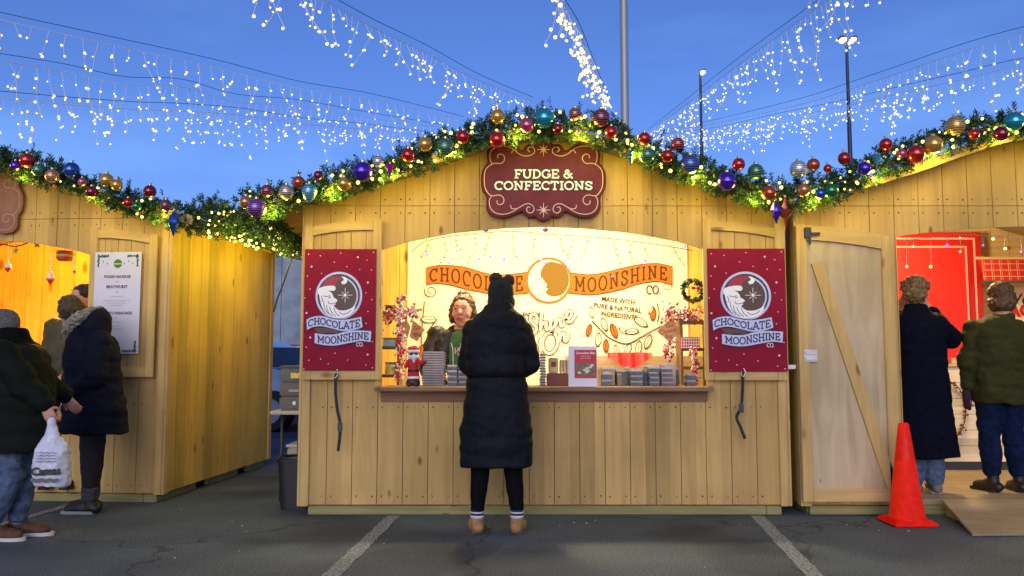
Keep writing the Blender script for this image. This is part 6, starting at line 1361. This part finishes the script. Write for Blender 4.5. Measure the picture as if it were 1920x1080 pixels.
m = MB(); rg = [(.06,0,.56,.245,.20),(.06,0,.62,.25,.20),(.045,0,.80,.24,.20),(.03,0,1.0,.225,.20),(.01,0,1.13,.215,.20),(.0,0,1.22,.175,.17),(-.005,0,1.28,.11,.11),(-.01,0,1.33,.085,.085)]
m.loft([(X+r[0], Y+r[1], *r[2:]) for r in rings_smooth(rg, 3)], 34)
m.chain([V(.03,-.16,1.20), V(.18,-.17,1.00), V(.325,-.195,.885)], [.095, .088, .060], 16); m.chain([V(.02,.15,1.20), V(.12,.20,.98), V(.25,.19,.92)], [.09, .08, .058], 16)
obj('jacket', fuse(m, .011, 3, puff(.12, .005, .014, .56)), DGRN, t, smooth=True)
m = MB(); hh = Vector(J['head']); m.loft([(hh.x, hh.y, hh.z+z, a, a*1.02) for z, a in rings_smooth([(-.045,.090),(-.01,.098),(.04,.099),(.08,.086),(.108,.055),(.118,.02)], 3)], 28, 2); obj('beanie', m, mat('grey_knit', (.11, .115, .105), .95, noise_s=60, amt=.35, bump=.8), t, smooth=True)
m = MB(); m.loft([(X-.01, Y, z, a, a) for z, a in ((1.25,.135),(1.30,.110),(1.34,.098),(1.365,.088),(1.372,.06))], 24, 2); obj('collar', fuse(m, .009, 2), BLKC, t, smooth=True)
# bag
bq = pl(101, 826, Y+.1); wr = Vector(J['wrr'])
yb_ = (wr.y+.0); a = pl(64, 912, yb_); b = pl(134, 830, yb_); bx = (a.x+b.x)/2; bz0, bz1 = a.z, b.z; hp = Vector((wr.x+.045, yb_, wr.z-.075))
t = thing('carrier_bag', 'thin white plastic carrier bag with dark writing hanging from a hand', 'bag', (bx, yb_, bz0))
m = MB(); hw = (b.x-a.x)/2; rg = [(bx, yb_, bz0, hw*.80, .05), (bx, yb_, bz0+.015, hw*.98, .075), (bx, yb_, bz0+.12, hw*1.0, .085), (bx+.0, yb_, bz0+.22, hw*.88, .07), (bx*.6+hp.x*.4, yb_, bz1+.01, hw*.62, .045), (bx*.3+hp.x*.7, yb_, (bz1+hp.z)/2+.01, hw*.30, .025), (hp.x, yb_, hp.z, .016, .014)]
BAG = mat('white_film', (.62, .63, .70), .35, noise_s=8, amt=.12, bump=.5); m.loft(rings_smooth(rg, 4), 30, 2.6)
o = obj('bag_body', fuse(m, .008, 2, lambda co, n: .012*noise.noise(Vector((co.x*26, co.y*10, co.z*7)))+.005*noise.noise(co*40)), BAG, t, smooth=True)
m = MB(); plain(m, 'Camas', bx+.012, bz0+.105, .068, yb_-.098, .003, 3); obj('lettering', m, BLACK, t, fix=False)
m = MB()
for i in range(4): m.ribbon([(bx-.06+.010*j, bz0+.165+.018*i+.004*math.sin(j*1.7+i)) for j in range(14)], .004, yb_-.094+.001*i)
obj('small_print', m, mat('bag_grey_print', (.12, .12, .15), .6), t, fix=False); m = MB(); m.ribbon([(bx-.085+.011*j, bz0+.05+.004*math.sin(j*1.3)) for j in range(17)], .022, yb_-.096); obj('printed_band', m, mat('bag_grey_print', (0, 0, 0)), t, fix=False)

# --- navy coat in the right-hand doorway, seen from behind, hands at the face
def floorp(px, py): return gz(px, py, ZB+.03)
c = floorp(1742, 915); c.z = ZB+.03; c.y = Y0+.36; c.x = pl(1742, 915, c.y).x; X, Y, Z0 = c.x, c.y, ZB+.03; V = lambda x, y, z: (X+x, Y+y, Z0+z); J_FLOOR[0] = Z0; sx_ = (1600/Y)
hq = pl(1718, 545, Y); Xo = hq.x-X
t = thing('person', 'curly-haired person in long navy coat in the doorway with hands raised to the face', 'person', c)
zh = hq.z-Z0
J = dict(head=V(Xo,.02,zh), neck=V(Xo-.01,0,zh-.15), chest=V(Xo,0,zh-.36), pelvis=V(-.02,0,.88), yaw=R(-30), shl=V(Xo-.17,0,zh-.24), ell=V(Xo-.24,.14,zh-.40), wrl=V(Xo-.02,.22,zh-.14), shr=V(Xo+.16,0,zh-.24), elr=V(Xo+.30,.10,zh-.36), wrr=V(Xo+.14,.16,zh-.09),
         hdl=(.3,.1,1), hdr=(-.5,.0,.8), hnl=(0,-1,0), hnr=(0,-1,0), knl=V(-.12,.03,.47), anl=V(-.12,.0,.09), knr=V(.04,.03,.47), anr=V(.045,-.01,.09), ftl=(-.1,1,0), ftr=(.2,1,0), hipl=V(-.12,0,.86), hipr=V(.04,0,.86), s=1.0)
bd, P = body(J, t, SKIN2, .007)
legs(J, t, JEAN, 'jeans', (.10, .085, .078), .012, .03)
for q in 'lr': shoe(t, J['an'+q], J['ft'+q], mat('grey_trainer', (.12, .12, .13), .7, noise_s=25, amt=.4), SOLE)
m = MB(); rg = [(-.01,0,.285,.245,.19),(-.01,0,.33,.245,.19),(-.03,0,.6,.225,.18),(Xo+.02,0,.95,.20,.165),(Xo+.01,0,1.15,.205,.16),(Xo,0,zh-.30,.215,.15),(Xo,0,zh-.22,.17,.12),(Xo-.01,0,zh-.15,.095,.09),(Xo-.01,0,zh-.11,.085,.085)]
m.loft([(X+r[0], Y+r[1], Z0+r[2], r[3], r[4]) for r in rings_smooth(rg, 3)], 34)
m.chain([V(Xo+.14,0,zh-.26), V(Xo+.30,.08,zh-.38), V(Xo+.19,.15,zh-.17)], [.088, .088, .058], 16); m.chain([V(Xo-.15,0,zh-.26), V(Xo-.24,.13,zh-.40), V(Xo-.05,.21,zh-.20)], [.088, .082, .055], 16)
obj('coat', fuse(m, .011, 4, puff(0, 0, .009, sc=6)), mat('navy_wool_coat', (.003, .004, .012), .9, spec=.08, noise_s=30, amt=.3), t, smooth=True)
hair(t, [(P(0,-.01,.035), .102, (.92, 1.0, .88)), (P(0,-.04,-.02), .088, (1, .9, 1)), (P(.06,0,.04), .05, (1, 1, 1)), (P(-.06,0,.04), .05, (1, 1, 1))], mat('sandy_curls', (.17, .11, .045), .75, noise_s=45, amt=.6), .020, 40)
# --- olive jacket next to it
X = pl(1876, 912, Y0+.42).x; Y = Y0+.42; hq = pl(1876, 556, Y+.03); zh = hq.z-Z0; Xo = hq.x-X
t = thing('person', 'person with brown bob in olive jacket and dark jeans at the right edge', 'person', (X, Y, Z0))
J = dict(head=V(Xo,.03,zh), neck=V(Xo,0,zh-.15), chest=V(.02,0,zh-.36), pelvis=V(.03,0,.86), yaw=R(-5), shl=V(-.16,0,zh-.25), ell=V(-.225,.02,zh-.52), wrl=V(-.20,.06,.80), shr=V(.20,0,zh-.25), elr=V(.26,.02,zh-.52), wrr=V(.24,.08,.80),
         hdl=(.1,.2,-1), hdr=(0,.2,-1), hnl=(1,.2,0), hnr=(-1,.2,0), knl=V(-.06,.02,.46), anl=V(-.06,.0,.09), knr=V(.13,.02,.46), anr=V(.15,.0,.09), ftl=(-.25,1,0), ftr=(.15,1,0), hipl=V(-.06,0,.85), hipr=V(.12,0,.85), s=.96)
bd, P = body(J, t, SKIN); legs(J, t, JEAND, 'jeans', (.10, .082, .070), .010, .09)
for q in 'lr': shoe(t, J['an'+q], J['ft'+q], BLL, BLL, .15, .27, .05, 'boot')
for q, sxx in (('l', 1), ('r', -1)):
    m = MB(); a = Vector(J['wr'+q]); m.cap(a+Vector((0, 0, .03)), .036, a+Vector((.005, .01, -.05)), .040, 12); m.cap(a+Vector((.005, .01, -.05)), .040, a+Vector((.01, .03, -.12)), .028, 12); m.cap(a+Vector((.0, .02, -.02)), .018, a+Vector((.03*sxx, .05, -.06)), .014, 8)
    for i in range(4): m.cap(a+Vector((.0, -.02+.02*i, -.10)), .014, a+Vector((.01*sxx, -.015+.02*i, -.15+.006*abs(i-1))), .011, 8)
    obj('glove', fuse(m, .006, 1), mat('plum_glove', (.03, .008, .03), .9), t, smooth=True)
m = MB(); rg = [(.035,0,.70,.215,.155),(.035,0,.76,.225,.16),(.03,0,.95,.21,.155),(.02,0,1.12,.215,.155),(.015,0,zh-.30,.215,.145),(.01,0,zh-.21,.155,.115),(Xo,0,zh-.14,.085,.08)]
m.loft([(X+r[0], Y+r[1], Z0+r[2], r[3], r[4]) for r in rings_smooth(rg, 3)], 34)
m.chain([V(-.15,0,zh-.27), V(-.215,.02,zh-.52), V(-.20,.05,.86)], [.082, .074, .056], 16); m.chain([V(.19,0,zh-.27), V(.25,.02,zh-.52), V(.24,.07,.86)], [.082, .074, .056], 16)
obj('jacket', fuse(m, .010, 3, puff(0, 0, .016, sc=8)), OLV, t, smooth=True)
hair(t, [(P(0,-.01,.03), .104, (.95, 1.0, .95)), (P(0,-.04,-.06), .100, (1.02, .85, .85)), (P(.055,0,-.05), .05, (1, 1, 1.5)), (P(-.055,0,-.05), .05, (1, 1, 1.5))], mat('brown_bob', (.075, .035, .014), .65, noise_s=40, amt=.6), .012, 26)
